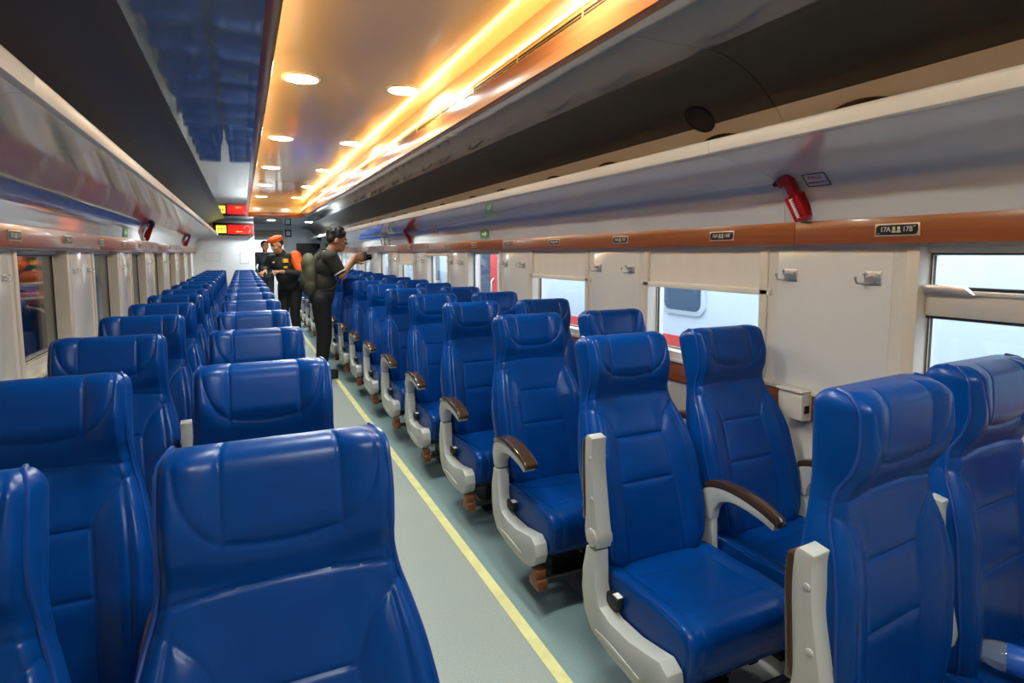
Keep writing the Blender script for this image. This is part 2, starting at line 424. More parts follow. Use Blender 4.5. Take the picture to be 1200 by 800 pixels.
def pedestal_mesh():
    mb = MB().box(-.06, .14, -.10, .08, .02, .235); mb.box(-.08, .17, -.14, .12, .0, .022)
    mb.box(-.20, .20, -.30, -.26, .215, .25); mb.box(-.20, .20, .06, .10, .215, .25); mb.box(-.03, .01, -.30, .10, .20, .235); mb.box(.08, .12, -.30, .10, .20, .235)
    return mb.mesh('pedestal', M['steel_dark'], bevel=.006)
PED = pedestal_mesh()
def bar_mesh(): return MB().tube([(-.222, -.33, .145), (.222, -.33, .145)], .013, 8).mesh('foot_bar', M['steel_dark'])
BAR = bar_mesh()
BRK = MB().box(-.022, .022, -.36, -.28, .125, .165).box(-.022, .022, -.345, -.30, .16, .20).mesh('bracket', M['rust'], bevel=.004)
POST = MB().prism([(.036, .492), (.05, .40), (.04, .27), (.0, .24), (-.03, .30), (-.012, .40), (-.008, .492)], -.012, .012).mesh('arm_post', M['plastic'], bevel=.004)
LEV = MB().box(-.018, .018, -.105, -.045, .30, .338).mesh('recline_lever', M['black'], bevel=.006)
LEVP = MB().box(-.011, .011, -.098, -.072, .337, .340).box(-.011, .011, -.1, -.098, .325, .339).mesh('icon_plate', M['white_icon'])
LEVD = MB().box(-.005, .005, -.09, -.08, .3402, .3408).mesh('icon', M['ink'])

def make_seat(x, y, rec, side, place, arm_aisle='down', arm_mid='down', label='', group='', yawz=0):
    """side: +1 seat in right block, -1 left block; place: 'aisle' or 'window'"""
    t = empty('train_chair', (x, y, 0), (0, 0, yawz)); tag(t, label, 'seat', group)
    b = link('backrest', BACK, t, (0, .10, .36), (-rec, 0, 0)); [link('piping', q, b) for q in BPIPE]
    c = link('seat_cushion', CUSH, t); [link('piping', q, c) for q in CPIPE]
    link('pedestal', PED, t); link('foot_bar', BAR, t)
    def arm(xx, st, sup):
        if sup:
            s = link('arm_support', SUPPORT, t, (xx, .03, 0))
            inn = -1 if xx > 0 else 1
            lv = link('recline_lever', LEV, s, (inn * .022, .01, .022)); link('icon_plate', LEVP, lv)
        else: link('arm_post', POST, t, (xx, .03, 0))
        a = link('armrest', ARM_U if st == 'up' else ARM_D, t, (xx, .03, 0))
        link('pad', PAD_U if st == 'up' else PAD_D, a)
        if not sup: a.scale = (.65, 1, 1)
    a_dir = -side
    if place == 'aisle':
        arm(a_dir * .243, arm_aisle, True); arm(-a_dir * .2445, arm_mid, False)
        link('foot_bracket', BRK, t, (a_dir * .243, 0, 0))
    else:
        arm(-a_dir * .243, 'down', True)
    return t

ORD = ['first', 'second', 'third', 'fourth', 'fifth', 'sixth', 'seventh', 'eighth', 'ninth', 'tenth', 'eleventh', 'twelfth', 'thirteenth', 'fourteenth', 'fifteenth', 'sixteenth', 'seventeenth', 'eighteenth', 'nineteenth', 'twentieth']
GR = {('L', 'aisle'): 'aisle seats of the left block', ('L', 'window'): 'window seats of the left block', ('R', 'aisle'): 'aisle seats of the right block', ('R', 'window'): 'window seats of the right block'}
SPECIAL = {('R', 0, 'aisle'): 'upright blue leather aisle seat at front right, armrest raised, nearest of its file',
           ('R', 0, 'window'): 'blue leather window seat cut by right picture edge, water bottle on it',
           ('R', 1, 'aisle'): 'blue leather aisle seat with raised grey armrest, fully visible on the right',
           ('R', 1, 'window'): 'blue leather window seat beside the wall panel, behind the downturned brown armrest',
           ('L', 0, 'aisle'): 'large blue leather aisle seat filling the bottom left foreground',
           ('L', 0, 'window'): 'blue leather seat cut off at the lower left picture edge'}
def seat_label(blk, k, place):
    if (blk, k, place) in SPECIAL: return SPECIAL[(blk, k, place)]
    return 'blue leather %s seat %s the %s, %s row from the camera' % (place, 'left of' if blk == 'L' else 'right of', 'aisle' if place == 'aisle' else 'aisle by the wall', ORD[k])
NL, NR = 15, 18
rj = random.Random(3)
for k in range(NL):
    for place, x in (('aisle', -.54), ('window', -1.03)):
        j = rj.uniform(-.8, .8) if k > 2 else 0
        make_seat(x, (.685 if k else .735) + PITCH * k, R(17 + j), -1, place, 'down', 'up' if k in (2,) else 'down', seat_label('L', k, place), GR[('L', place)])
for k in range(NR):
    for place, x in (('aisle', .68), ('window', 1.17)):
        j = rj.uniform(-.8, .8) if k > 2 else 0
        rec = 17 + j
        if k == 0: rec = 1.5 if place == 'aisle' else 4.5
        make_seat(x, (.714 if k else .722 + (.015 if place == 'window' else 0)) + PITCH * k, R(rec), 1, place, 'up' if k in (0, 1) else 'down', 'up' if k == 0 else 'down', seat_label('R', k, place), GR[('R', place)], R(5 if place == 'aisle' else 3) if k == 0 else 0)

# ------------------------------------------------------------------ floor
fl = MB()
fl.cur = 0; fl.box(-.21, .328, YB, 18.2, -.04, 0)
fl.cur = 1; fl.box(.328, .665, YB, 18.2, -.04, 0); fl.box(-.50, -.21, YB, 18.2, -.04, 0)
fl.cur = 2; fl.box(.665, 1.62, YB, 18.2, -.04, 0); fl.box(-1.62, -.50, YB, 18.2, -.04, 0)
struct('floor', fl.mesh('floor', [M['floor_mid'], M['floor_teal'], M['floor_beige']], smooth=False), 'grey green vinyl aisle floor with teal borders and beige under the seats')
for i, x in enumerate((.352, -.235)):
    struct('trim_%d' % (i + 1), MB().box(x - .023, x + .023, YB, 18.2, .0, .003).mesh('yellow_line', M['yellow'], smooth=False), 'pale yellow line along the %s edge of the aisle floor' % ('right' if i == 0 else 'left'))

# ------------------------------------------------------------------ side walls
WIN = {1: [(.39 + 1.41 * k, 1.21 + 1.41 * k) for k in range(-2, 11)], -1: [(.27 + 1.41 * k, 1.10 + 1.41 * k) for k in range(-2, 9)]}
ZS, ZH = .895, 1.462          # sill and head of the windows
wn = 0
BLIND = {1: 1.274, 2: 1.270, 4: 1.425, 5: 1.30, 7: 1.30, 8: 1.35}
for sg, side in ((1, 'right'), (-1, 'left')):
    mb = MB(); X0, X1 = sg * XW, sg * 1.56
    yend = YE if sg > 0 else BULK
    def bx(y0, y1, z0, z1, xa=X0, xb=X1): mb.box(xa, xb, y0, y1, z0, z1)
    bx(YB, yend, 0, ZS); bx(YB, yend, ZH, 2.5)
    prev = YB
    for (a, b) in WIN[sg]:
        if b > yend: break
        bx(prev, a, ZS, ZH); prev = b
    bx(prev, yend, ZS, ZH)
    # glossy panel faces on the piers with a shadow gap at the edges
    struct('wall_' + side, mb.mesh('wall', M['wall'], smooth=False), 'cream %s side wall of the carriage with window openings' % side)
    # brown laminate strip
    st = MB()
    joints = [YB, .30, 1.62, 4.45, 7.28, 10.1, yend]
    for a, b in zip(joints[:-1], joints[1:]): st.box(sg * 1.40, sg * 1.462, a + .0012, b - .0012, 1.472, 1.561)
    struct('trim_%d' % (3 if sg > 0 else 4), st.mesh('strip', M['wood'], bevel=.002), 'brown laminate strip above the %s windows' % side)
    dd = MB().box(sg * 1.448, sg * 1.462, YB, yend, .775, .878)
    struct('trim_%d' % (5 if sg > 0 else 6), dd.mesh('dado', M['wood'], bevel=.002), 'brown laminate dado band below the %s windows' % side)
    sl = MB().box(sg * 1.435, sg * 1.47, YB, yend, .878, .897)
    struct('trim_%d' % (7 if sg > 0 else 8), sl.mesh('sill', M['frame'], bevel=.004), 'cream sill strip under the %s windows' % side)
    # white cove between strip and rack + rack underside + lip + shelf
    cov = smooth_poly([(1.402, 1.558), (1.400, 1.60), (1.394, 1.652), (1.374, 1.694), (1.338, 1.727), (1.25, 1.759), (1.12, 1.786), (1.012, 1.806)], 6)
    rk = MB()
    js = [YB, 1.62 + .05, 4.45, 7.28, 10.1, yend - (.075 if sg < 0 else 0)]
    for a, b in zip(js[:-1], js[1:]):
        rk.cur = 0
        poly = [(sg * x, z) for x, z in cov] + [(sg * 1.012, 1.832), (sg * 1.38, 1.80), (sg * 1.445, 1.72), (sg * 1.445, 1.558)]
        rk.prism(poly, a + .001, b - .001, 'y')
    lp = MB()
    for a, b in zip(js[:-1], js[1:]): lp.prism([(sg * 1.014, 1.802), (sg * .994, 1.806), (sg * .990, 1.845), (sg * .998, 1.855), (sg * 1.016, 1.852)], a + .001, b - .001, 'y')
    t = empty('luggage_rack', (0, 0, 0)); tag(t, 'glossy white luggage rack running along the %s wall' % side, 'luggage rack', 'overhead luggage racks')
    link('shelf', rk.mesh('rack', M['rack'], angle=40), t); link('lip', lp.mesh('lip', M['lip'], bevel=.003), t)['label'] = 'cream front edge'
    # windows
    for k, (a, b) in enumerate(WIN[sg]):
        if b > yend: break
        kk = k - 2; wn += 1
        f = MB(); d0, d1 = sg * 1.452, sg * 1.565
        w = .03
        f.cur = 0
        f.box(d0, d1, a - .012, a + w, ZS, ZH); f.box(d0, d1, b - w, b + .012, ZS, ZH)
        f.box(d0, d1, a + w, b - w, ZS, ZS + .035); f.box(sg * 1.50, d1, a + w, b - w, ZH - .02, ZH)
        f.cur = 1
        g = .010
        for (y0, y1, z0, z1) in ((a + w, a + w + g, ZS + .035, ZH - .02), (b - w - g, b - w, ZS + .035, ZH - .02), (a + w, b - w, ZS + .035, ZS + .035 + g), (a + w, b - w, ZH - .02 - g, ZH - .02)):
            f.box(sg * 1.512, sg * 1.532, y0, y1, z0, z1)
        o = struct('window_%d' % wn, f.mesh('frame', [M['frame'], M['gasket']], bevel=.003), 'cream framed window in the %s wall, number %d along it' % (side, k + 1))
        link('pane', MB().box(sg * 1.519, sg * 1.525, a + w, b - w, ZS + .03, ZH - .01).mesh('pane', M['glass'], smooth=False), o)
        if sg > 0 and kk in (0, -1):
            rl = MB().box(1.495, 1.54, a + w, b - w, 1.232, 1.318); rl.box(1.485, 1.51, a + w, b - w, 1.306, 1.32)
            link('rail', rl.mesh('rail', M['alu'], bevel=.003), o)
            gk = MB().box(1.505, 1.54, a + w, b - w, 1.222, 1.234).box(1.505, 1.54, a + w, b - w, 1.318, 1.330)
            link('gasket', gk.mesh('gasket', M['gasket'], smooth=False), o)
            ha = MB().prism([(b - w - .006, 1.308), (b - w - .006, 1.336), (b - w - .12, 1.336), (b - w - .155, 1.308)], 1.468, 1.495, 'x')
            link('latch_handle', ha.mesh('handle', M['chrome'], bevel=.004), o)
        if sg > 0 and kk in BLIND:
            zb = BLIND[kk]
            bl = empty('roller_blind', (1.47, (a + b) / 2, zb)); tag(bl, 'cream roller blind pulled %s over the %s window on the right' % ('a little way down' if zb > 1.4 else 'partly down', ORD[kk] if kk < 8 else 'ninth'), 'blind', 'roller blinds')
            hw = (b - a) / 2 + .012
            wv = MB(); nn = 24
            wv.prism([(-.004 + .0015 * math.sin(i * 1.7), -hw + 2 * hw * i / nn) for i in range(nn + 1)] + [(.0 + .0015 * math.sin(i * 1.7), -hw + 2 * hw * i / nn) for i in range(nn, -1, -1)], 0.005, 1.47 - zb, 'z')
            link('fabric', wv.mesh('fabric', M['blind'], angle=60), bl)
            link('bottom_bar', MB().box(-.018, .006, -hw - .012, hw + .012, -.015, .013).mesh('bar', M['blind_bar'], bevel=.005), bl)
            ec = MB().box(-.014, .008, -hw - .022, -hw - .010, -.014, .014).box(-.014, .008, hw + .010, hw + .022, -.014, .014)
            link('end_cap', ec.mesh('cap', M['alu'], bevel=.003), bl)
        # side trims (pale panel edges)
    # coat hooks on the piers
    for k in range(len(WIN[sg]) - 1):
        a = WIN[sg][k][1]; b = WIN[sg][k + 1][0]
        if b > yend or a < .9: continue
        for q, yy in enumerate((a + .125, b - .125)):
            z0 = 1.345
            h = empty('coat_hook', (sg * XW, yy, z0))
            h.scale = (1, 1, 1) if sg > 0 else (.6, .6, .6)
            tag(h, 'small chrome coat hook on the %s wall, %s pier from camera, %s one' % (side, ORD[k - 2] if k >= 2 else 'nearest', 'nearer' if q == 0 else 'farther'), 'hook', 'coat hooks on the %s wall' % side)
            pl = MB().box(0, -sg * .006, -.03, .03, -.02, .03)
            for u, v in ((-.02, -.01), (.02, -.01), (-.02, .02), (.02, .02)): pl.disc((-sg * .006, u, v), .004, (-sg, 0, 0), 8, .002)
            link('plate', pl.mesh('plate', M['chrome'], bevel=.0015), h)
            hk = MB().tube([(-sg * .005, .0, .012), (-sg * .02, .0, .012), (-sg * .03, .01, .008), (-sg * .034, .012, .022)], .0045, 8)
            hk.tube([(-sg * .005, .0, -.010), (-sg * .030, .012, -.014), (-sg * .046, .03, -.012), (-sg * .050, .034, .006)], .0045, 8)
            hk.ell((-sg * .034, .012, .024), (.007,) * 3, None, 10, 6); hk.ell((-sg * .050, .034, .008), (.007,) * 3, None, 10, 6)
            link('hook', hk.mesh('hook', M['chrome']), h)
    # flat glossy panel on each pier
    for k in range(len(WIN[sg]) - 1):
        a = WIN[sg][k][1] + .06; b = WIN[sg][k + 1][0] - .06
        if b > yend or a < .9: continue
        o = link('trim_%d' % (20 + k + (20 if sg < 0 else 0)), MB().box(sg * 1.4585, sg * 1.4605, a + .0, b, .90, 1.455).mesh('panel', M['wall_white'], bevel=.0008), None); o['kind'] = 'structure'; o['label'] = 'glossy pier panel between two %s windows' % side; o['category'] = 'trim'
# ------------------------------------------------------------------ ceiling
CURVE = smooth_poly([(.86, ZC), (.93, ZC - .006), (1.02, ZC - .035), (1.11, ZC - .085), (1.188, ZC - .154)], 6)
RBACK = smooth_poly([(1.190, ZC - .155), (1.25, ZC - .225), (1.32, ZC - .30), (1.38, ZC - .345)], 5)
cl = MB()
JS = [YB, -.6, 1.55, 3.7, 5.85, 8.0, 10.15, 18.2]
for sg in (1, -1):
    for a, b in zip(JS[:-1], JS[1:]):
        cl.cur = 0
        cl.prism([(sg * .495, ZC), (sg * .86, ZC), (sg * .86, ZC + .04), (sg * .495, ZC + .04)], a + .001, b - .001, 'y')
        cl.cur = 1
        cl.prism([(sg * x, z) for x, z in CURVE] + [(sg * 1.44, ZC - .154), (sg * 1.44, ZC + .04), (sg * .86, ZC + .04)], a + .0015, b - .0015, 'y')
        cl.cur = 2
        cl.prism([(sg * x, z) for x, z in RBACK] + [(sg * 1.44, ZC - .345), (sg * 1.44, ZC - .158)], a + .0015, b - .0015, 'y')
cl.cur = 0
TY0, TY1 = YB, 11.62
cl.box(-.495, .495, TY1, 18.2, ZC, ZC + .04)
struct('ceiling', cl.mesh('ceiling', [M['ceil'], M['cornice'], M['rackback']], angle=30), 'dark glossy grey ceiling panels either side of the lit tray')
tr = MB(); tr.box(-.62, .62, TY0, TY1 + .1, ZT, ZT + .03)
for sg in (1, -1): tr.box(sg * .482, sg * .50, TY0, TY1 + .02, 2.21, ZT)
tr.box(-.482, .482, TY1 + .002, TY1 + .02, ZC + .04, ZT)
struct('ceiling_tray', tr.mesh('tray', M['tray'], smooth=False), 'raised cream glossy ceiling tray with downlights')
for sg in (1, -1):
    tb = MB().prism([(sg * .455, ZC - .008), (sg * .497, ZC - .008), (sg * .497, 2.20), (sg * .470, 2.215), (sg * .455, 2.205)], TY0, TY1, 'y')
    struct('trim_%d' % (9 if sg > 0 else 10), tb.mesh('trim', M['woodgloss'], bevel=.002), 'glossy brown wood trim along the %s edge of the ceiling tray' % ('right' if sg > 0 else 'left'))
    gr = MB(); gr.cur = 0
    gr.box(sg * .474, sg * .483, TY0, TY1, 2.212, 2.252)
    gr.cur = 1
    for zz in (2.219, 2.231): gr.box(sg * .470, sg * .476, TY0, TY1, zz, zz + .005)
    gr.cur = 0
    for i in range(28): gr.box(sg * .468, sg * .478, TY0 + .3 + .5 * i, TY0 + .308 + .5 * i, 2.212, 2.25)
    struct('trim_%d' % (11 if sg > 0 else 12), gr.mesh('grille', [M['gold'], M['slot']], smooth=False), 'slotted gold air grille above the %s wood trim' % ('right' if sg > 0 else 'left'))
    ls = empty('led_strip', (sg * .474, 4, 2.262)); tag(ls, 'glowing warm LED strip along the %s side of the ceiling tray' % ('right' if sg > 0 else 'left'), 'light strip', 'cove LED strips')
    link('tube', MB().box(-.006, .004, TY0 - 4 + .02, TY1 - 4 - .02, -.006, .006).mesh('led', M['led'], smooth=False), ls)
    link('clip', MB().box(-.003 if sg > 0 else -.010, .010 if sg > 0 else .003, TY0 - 4 + .02, TY1 - 4 - .02, -.010, -.0062).mesh('clip', M['gold'], smooth=False), ls)
wend = MB().prism([(TY1 + .002, ZC - .008), (TY1 - .03, ZC - .008), (TY1 - .03, 2.19), (TY1 + .002, 2.20)], -.455, .455, 'x')
struct('trim_13', wend.mesh('trim', M['woodgloss'], bevel=.002), 'wood trim across the far end of the ceiling tray')
n = 0
for k in range(-2, 5):
    for x in (-.262, .282):
        y = 3.30 + 1.73 * k
        if y > TY1 - .3: continue
        n += 1
        t = empty('ceiling_downlight', (x, y, ZT))
        tag(t, 'round white downlight in the tray, %s pair along the ceiling, %s side' % (ORD[k + 2], 'left' if x < 0 else 'right'), 'ceiling light', 'tray downlights')
        link('rim', MB().disc((0, 0, -.008), .098, (0, 0, 1), 32, .008, .082).mesh('rim', M['lamp_ring'], bevel=.001), t)
        link('lens', MB().disc((0, 0, -.006), .083, (0, 0, 1), 32, .004).mesh('lens', M['lamp'], smooth=False), t)
t = empty('ceiling_downlight', (-.02, 12.7, ZC)); tag(t, 'small round downlight in the flat ceiling beyond the tray, near the doorway', 'ceiling light', 'tray downlights')
link('rim', MB().disc((0, 0, -.008), .088, (0, 0, 1), 32, .008, .07).mesh('rim', M['lamp_ring'], bevel=.001), t)
link('lens', MB().disc((0, 0, -.006), .072, (0, 0, 1), 32, .004).mesh('lens', M['lamp_far'], smooth=False), t)
for x, y, lab in ((.75, 13.2, 'added round downlight over the far right seats, brightening the far end'), (.05, 17.3, 'added small downlight brightening the vestibule beyond the doorway')):  # two extra lamps, added only to brighten the far end
    t = empty('ceiling_downlight', (x, y, ZC)); tag(t, lab, 'ceiling light', 'tray downlights')
    link('rim', MB().disc((0, 0, -.008), .088, (0, 0, 1), 32, .008, .07).mesh('rim', M['lamp_ring'], bevel=.001), t)
    link('lens', MB().disc((0, 0, -.006), .072, (0, 0, 1), 32, .004).mesh('lens', M['lamp_far'], smooth=False), t)
# speaker + round hoops on the curved cornice of the right side
def curve_pt(x):
    P = CURVE + RBACK
    return float(np.interp(x, [p[0] for p in P], [p[1] for p in P]))
xs = 1.16; zs = curve_pt(xs); sl = (curve_pt(xs + .03) - curve_pt(xs - .03)) / .06
nr = Vector((-(-sl), 0, -1)).normalized(); nr = Vector((sl, 0, -1)).normalized()
t = empty('ceiling_speaker', (xs, 1.90, zs)); tag(t, 'dark round ceiling speaker on the curved cornice above the right rack', 'speaker')
sp = MB().disc((0, 0, 0), .062, nr, 32, .004); link('grille', sp.mesh('grille', mat('speaker_mesh', (.03, .028, .025), .6, bump=(300, .6, .003)), smooth=False), t)
link('ring', MB().disc((0, 0, 0), .068, nr, 32, .005, .06).mesh('ring', M['black']), t)
for i in range(14):
    y = 1.26 + 1.41 * (i // 2) + (.60 if i % 2 else 0)
    if y > 10.5: break
    x0 = 1.225; z0 = curve_pt(x0); s2 = (curve_pt(x0 + .03) - curve_pt(x0 - .03)) / .06
    tx = Vector((1, 0, s2)).normalized(); nn = Vector((s2, 0, -1)).normalized()
    c = Vector((0, 0, 0)); pts = []
    for a in np.linspace(0, math.pi, 17): pts.append(Vector((0, 1, 0)) * (.14 * math.cos(a)) - tx * (.07 * math.sin(a)) + tx * .07 + nn * .006)
    o = link('vent_hoop', MB().tube(pts, .008, 8).mesh('hoop', M['brown_pad']), None, (x0, y, z0))
    tag(o, 'dark curved hoop on the cornice above the right rack, %s from the camera' % ORD[i], 'hoop', 'dark hoops above the right rack')

# ------------------------------------------------------------------ end walls
bw = MB().box(-1.64, -.345, BULK, 13.9, 0, 2.16)
struct('wall_bulkhead', bw.mesh('bulkhead', M['bulk'], bevel=.004), 'white partition at the far end of the left seats')
for i, (x0, x1, z0, z1) in enumerate(((-1.25, -.98, 1.30, 1.46), (-.62, -.46, 1.25, 1.46))):
    d = .004
    fr = MB().box(x0, x1, BULK - .003, BULK, z0, z0 + d).box(x0, x1, BULK - .003, BULK, z1 - d, z1).box(x0, x0 + d, BULK - .003, BULK, z0, z1).box(x1 - d, x1, BULK - .003, BULK, z0, z1)
    o = struct('trim_%d' % (14 + i), fr.mesh('outline', M['joint'], smooth=False), 'thin hatch outline on the white bulkhead, %s' % ('left' if i == 0 else 'right'))
ew = MB(); ZD = 1.80
ew.box(-1.64, -.30, YE, YE + .1, 0, 2.5); ew.box(.42, 1.64, YE, YE + .1, 0, 2.5); ew.box(-.30, .42, YE, YE + .1, ZD, 2.5)
struct('wall_far', ew.mesh('end', M['grey_wall'], smooth=False), 'grey end wall with doorway and television')
df = MB().box(.42, .50, YE - .03, YE + .1, 0, ZD + .06).box(-.38, -.30, YE - .03, YE + .1, 0, ZD + .06).box(-.30, .42, YE - .03, YE + .1, ZD, ZD + .06)
o = struct('door_1', df.mesh('door_frame', M['bulk'], bevel=.004), 'pale frame of the open end doorway')
dl = MB().box(.30, .34, YE + .02, YE + .55, 0, ZD)
link('leaf', dl.mesh('leaf', mat('door_leaf', (.07, .025, .02), .5), bevel=.004), o)
vb = MB().box(-1.64, 1.64, 18.2, 18.3, -.04, 2.6)
struct('wall_vestibule', vb.mesh('vest', M['bulk'], smooth=False), 'pale vestibule wall seen through the doorway')
rec = MB().box(-.30, .42, YE - .006, YE, ZD + .08, ZD + .24)
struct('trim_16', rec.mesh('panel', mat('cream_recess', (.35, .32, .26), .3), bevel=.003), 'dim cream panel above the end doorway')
nf = MB().box(.46, .62, YE - .012, YE, ZD + .08, ZD + .26); 
o = link('notice_frame', nf.mesh('nf', M['tvblack'], bevel=.003)); tag(o, 'small dark framed box high on the end wall beside the doorway', 'frame')
link('insert', MB().box(.485, .595, YE - .015, YE - .011, ZD + .11, ZD + .23).mesh('ins', M['grey_wall'], smooth=False), o)
tv = empty('television', (1.03, YE - .04, 1.52)); tag(tv, 'black wall television on the grey end wall behind the photographer', 'television')
link('casing', MB().box(-.30, .30, -.02, .04, -.19, .19).mesh('case', M['black'], bevel=.006), tv)
link('screen', MB().box(-.285, .285, -.0225, -.0195, -.172, .178).mesh('scr', M['tvblack'], smooth=False), tv)
bk = MB().box(-1.64, 1.64, YB - .1, YB, -.04, 2.6); struct('wall_back', bk.mesh('back', M['bulk'], smooth=False), 'white end wall added behind the camera to close off light')  # unseen wall, put in to close off light behind the camera
rf = MB().box(-1.66, 1.66, YB - .1, 18.3, 2.5, 2.56); struct('roof', rf.mesh('roof', M['train_grey'], smooth=False), 'unseen outer roof of the carriage, added to block sky light')  # unseen carriage roof, added as a block against sky light
vw = MB().box(1.60, 1.64, YE, 18.3, 0, 2.5).box(-1.64, -1.60, 13.9, 18.3, 0, 2.5).box(-1.64, -1.6, BULK, 14, 0, 2.5); struct('wall_corridor', vw.mesh('vw', M['bulk'], smooth=False), 'side walls of the far corridor')

# ------------------------------------------------------------------ passenger information display
s = empty('information_display', (-.71, BULK - .03, 1.93)); tag(s, 'red and yellow lit information display high on the white bulkhead', 'display')
link('casing', MB().box(-.37, .37, -.03, .03, -.125, .125).mesh('case', M['sign_frame'], bevel=.006), s)
link('yellow_panel', MB().box(-.315, -.135, -.034, -.029, -.075, .07).mesh('yp', M['sign_yellow'], smooth=False), s)
mk = MB()
for i, (u, w, h) in enumerate(((-.285, .022, .03), (-.255, .012, .026), (-.232, .02, .03), (-.20, .014, .028), (-.178, .014, .03))): mk.box(u, u + w, -.0352, -.034, -.012, -.012 + h)
link('marks', mk.mesh('mk', M['sign_olive'], smooth=False), s)
link('red_panel', MB().box(-.105, .325, -.034, -.029, -.088, .082).mesh('rp', M['sign_red'], smooth=False), s)
mk = MB()
for a in np.linspace(.3, 2.9, 9): mk.box(.235 + .055 * math.cos(a), .25 + .055 * math.cos(a), -.0352, -.034, .0 + .06 * math.sin(a), .016 + .06 * math.sin(a))
mk.prism([(.26, -.075), (.275, -.075), (.315, -.005), (.30, -.005)], -.0352, -.034, 'y')
link('red_marks', mk.mesh('mk2', M['sign_redlit'], smooth=False), s)
mk = MB()
for u in (.045, .065, .08, .1, .12, .14): mk.box(u, u + .014, -.0352, -.034, -.055, -.04 - (.005 if u > .08 else 0))
link('yellow_marks', mk.mesh('mk3', M['sign_yellow'], smooth=False), s)

# ------------------------------------------------------------------ seat number plates
def plate(sg, y, num, la, lb, k):
    t = empty('seat_number_plate', (sg * 1.40, y, 1.517)); t.rotation_euler = (0, 0, R(-90) if sg > 0 else R(90))
    tag(t, 'black seat number plate reading %d%s %d%s on the %s brown strip' % (num, la, num, lb, 'right' if sg > 0 else 'left'), 'number plate', 'seat number plates')
    w, h = .068, .0165
    def rr(w, h, r, big):
        pts = []
        for cx_, cz_, a0, rad in ((w, h, 0, r), (-w, h, 90, big), (-w, -h, 180, r), (w, -h, 270, big)):
            sx = 1 if cx_ > 0 else -1; sz = 1 if cz_ > 0 else -1
            for a in np.linspace(a0, a0 + 90, 5): pts.append((cx_ - sx * rad + rad * math.cos(R(a)), cz_ - sz * rad + rad * math.sin(R(a))))
        return pts
    link('rim', MB().prism(rr(w + .005, h + .005, .003, .003), -.004, .0015, 'y').mesh('rim', M['plate_rim'], bevel=.001), t)
    link('face', MB().prism(rr(w, h, .003, .012), -.0055, -.003, 'y').mesh('face', M['plate'], smooth=False), t)
    for txt, xx in (('%d%s' % (num, la), -.036), ('%d%s' % (num, lb), .036)):
        o = link('lettering', text_mesh(txt, .024, M['plate_txt']), t, (xx, -.006, .001), (R(90), 0, 0)); o.scale = (.86, 1.0, 1)
    ic = MB()
    for u in (-.008, .008):
        ic.box(u - .0045, u + .0045, -.0066, -.0054, -.002, .010); ic.box(u - .0065, u + .0065, -.0066, -.0054, -.0095, -.003)
    link('seat_icon', ic.mesh('ic', M['plate_icon'], smooth=False), t)
    cm = MB().box(-.064, -.056, -.0062, -.0054, -.0125, -.0105).box(.053, .061, -.0062, -.0054, .009, .012)
    link('corner_mark', cm.mesh('cm', M['plate_rim'], smooth=False), t)
for k in range(14): plate(1, 1.225 + PITCH * k, 17 - k, 'A', 'B', k)
for k in range(12): plate(-1, 2.13 + .785 * k, 16 - k, 'C', 'D', k)

# ------------------------------------------------------------------ hammers, stickers
def hammer(sg, y, label, z=1.64, framed=False):
    t = empty('emergency_hammer', (sg * 1.362, y, z + .015)); tag(t, label, 'hammer', 'red emergency hammers')
    t.rotation_euler = (0, 0, 0 if sg > 0 else R(180))
    tilt = Matrix.Rotation(R(-22), 3, 'Y') @ Matrix.Rotation(R(-13), 3, 'X')
    def put(name, mb, m, bev=.003):
        mb.v = [tuple(tilt @ Vector(p)) for p in mb.v]; return link(name, mb.mesh(name, m, bevel=bev), t)
    put('holder', MB().box(-.022, .022, -.030, -.022, -.085, .008).box(-.022, .022, .022, .030, -.085, .008).box(-.016, .022, -.03, .03, -.085, .004).box(-.022, .022, -.030, .030, -.092, -.082), M['red'])
    put('white_stripe', MB().box(-.0185, -.015, .0, .015, -.080, .0), M['paper'], 0)
    tk = MB()
    for i in range(8): tk.box(-.0195, -.015, -.007, .003, -.076 + .0095 * i, -.0715 + .0095 * i)
    put('stripe_ticks', tk, M['red_dark'], 0)
    put('handle', MB().box(-.020, .012, -.026, .010, .002, .070), M['red_dark'], .006)
    put('head', MB().box(-.024, .014, -.028, .036, .052, .092), M['red_dark'], .010)
    put('tip', MB().tube([(-.005, .034, .074), (-.005, .050, .074), (-.005, .062, .074)], [.013, .012, .007], 10), M['black'], 0)
    return t
hammer(1, 1.595, 'red emergency hammer on the right cove, nearest one with a notice beside it')
hammer(1, 7.35, 'small red emergency hammer on the far right cove near the photographer')
hammer(-1, 6.36, 'red emergency hammer inside a white frame on the left cove')
hammer(-1, 10.6, 'red emergency hammer at the far end of the left cove')
def cove_at(x):
    px_ = [p[0] for p in cov][::-1]; pz_ = [p[1] for p in cov][::-1]
    z = float(np.interp(x, px_, pz_)); za, zb = np.interp([x - .012, x + .012], px_, pz_)
    return z, math.degrees(math.atan2(.024, za - zb))
def sticker(name, sg, y, z, w, h, m, label, tiltx=0, x=1.397):
    t = empty(name, (sg * x, y, z)); t.rotation_euler = (R(tiltx), 0, R(-90) if sg > 0 else R(90)); tag(t, label, 'sticker')
    link('sheet', MB().box(-w / 2, w / 2, -.0025, .0, -h / 2, h / 2).mesh('sheet', m, smooth=False), t); return t
t = sticker('hammer_notice', 1, 1.50, cove_at(1.358)[0] - .002, .092, .062, M['rack'], 'small boxed notice beside the red hammer on the right cove', cove_at(1.358)[1], 1.356)
fr = MB(); 
for (x0, x1, z0, z1) in ((-.046, .046, -.031, -.028), (-.046, .046, .028, .031), (-.046, -.0435, -.031, .031), (.0435, .046, -.031, .031)): fr.box(x0, x1, -.004, -.002, z0, z1)
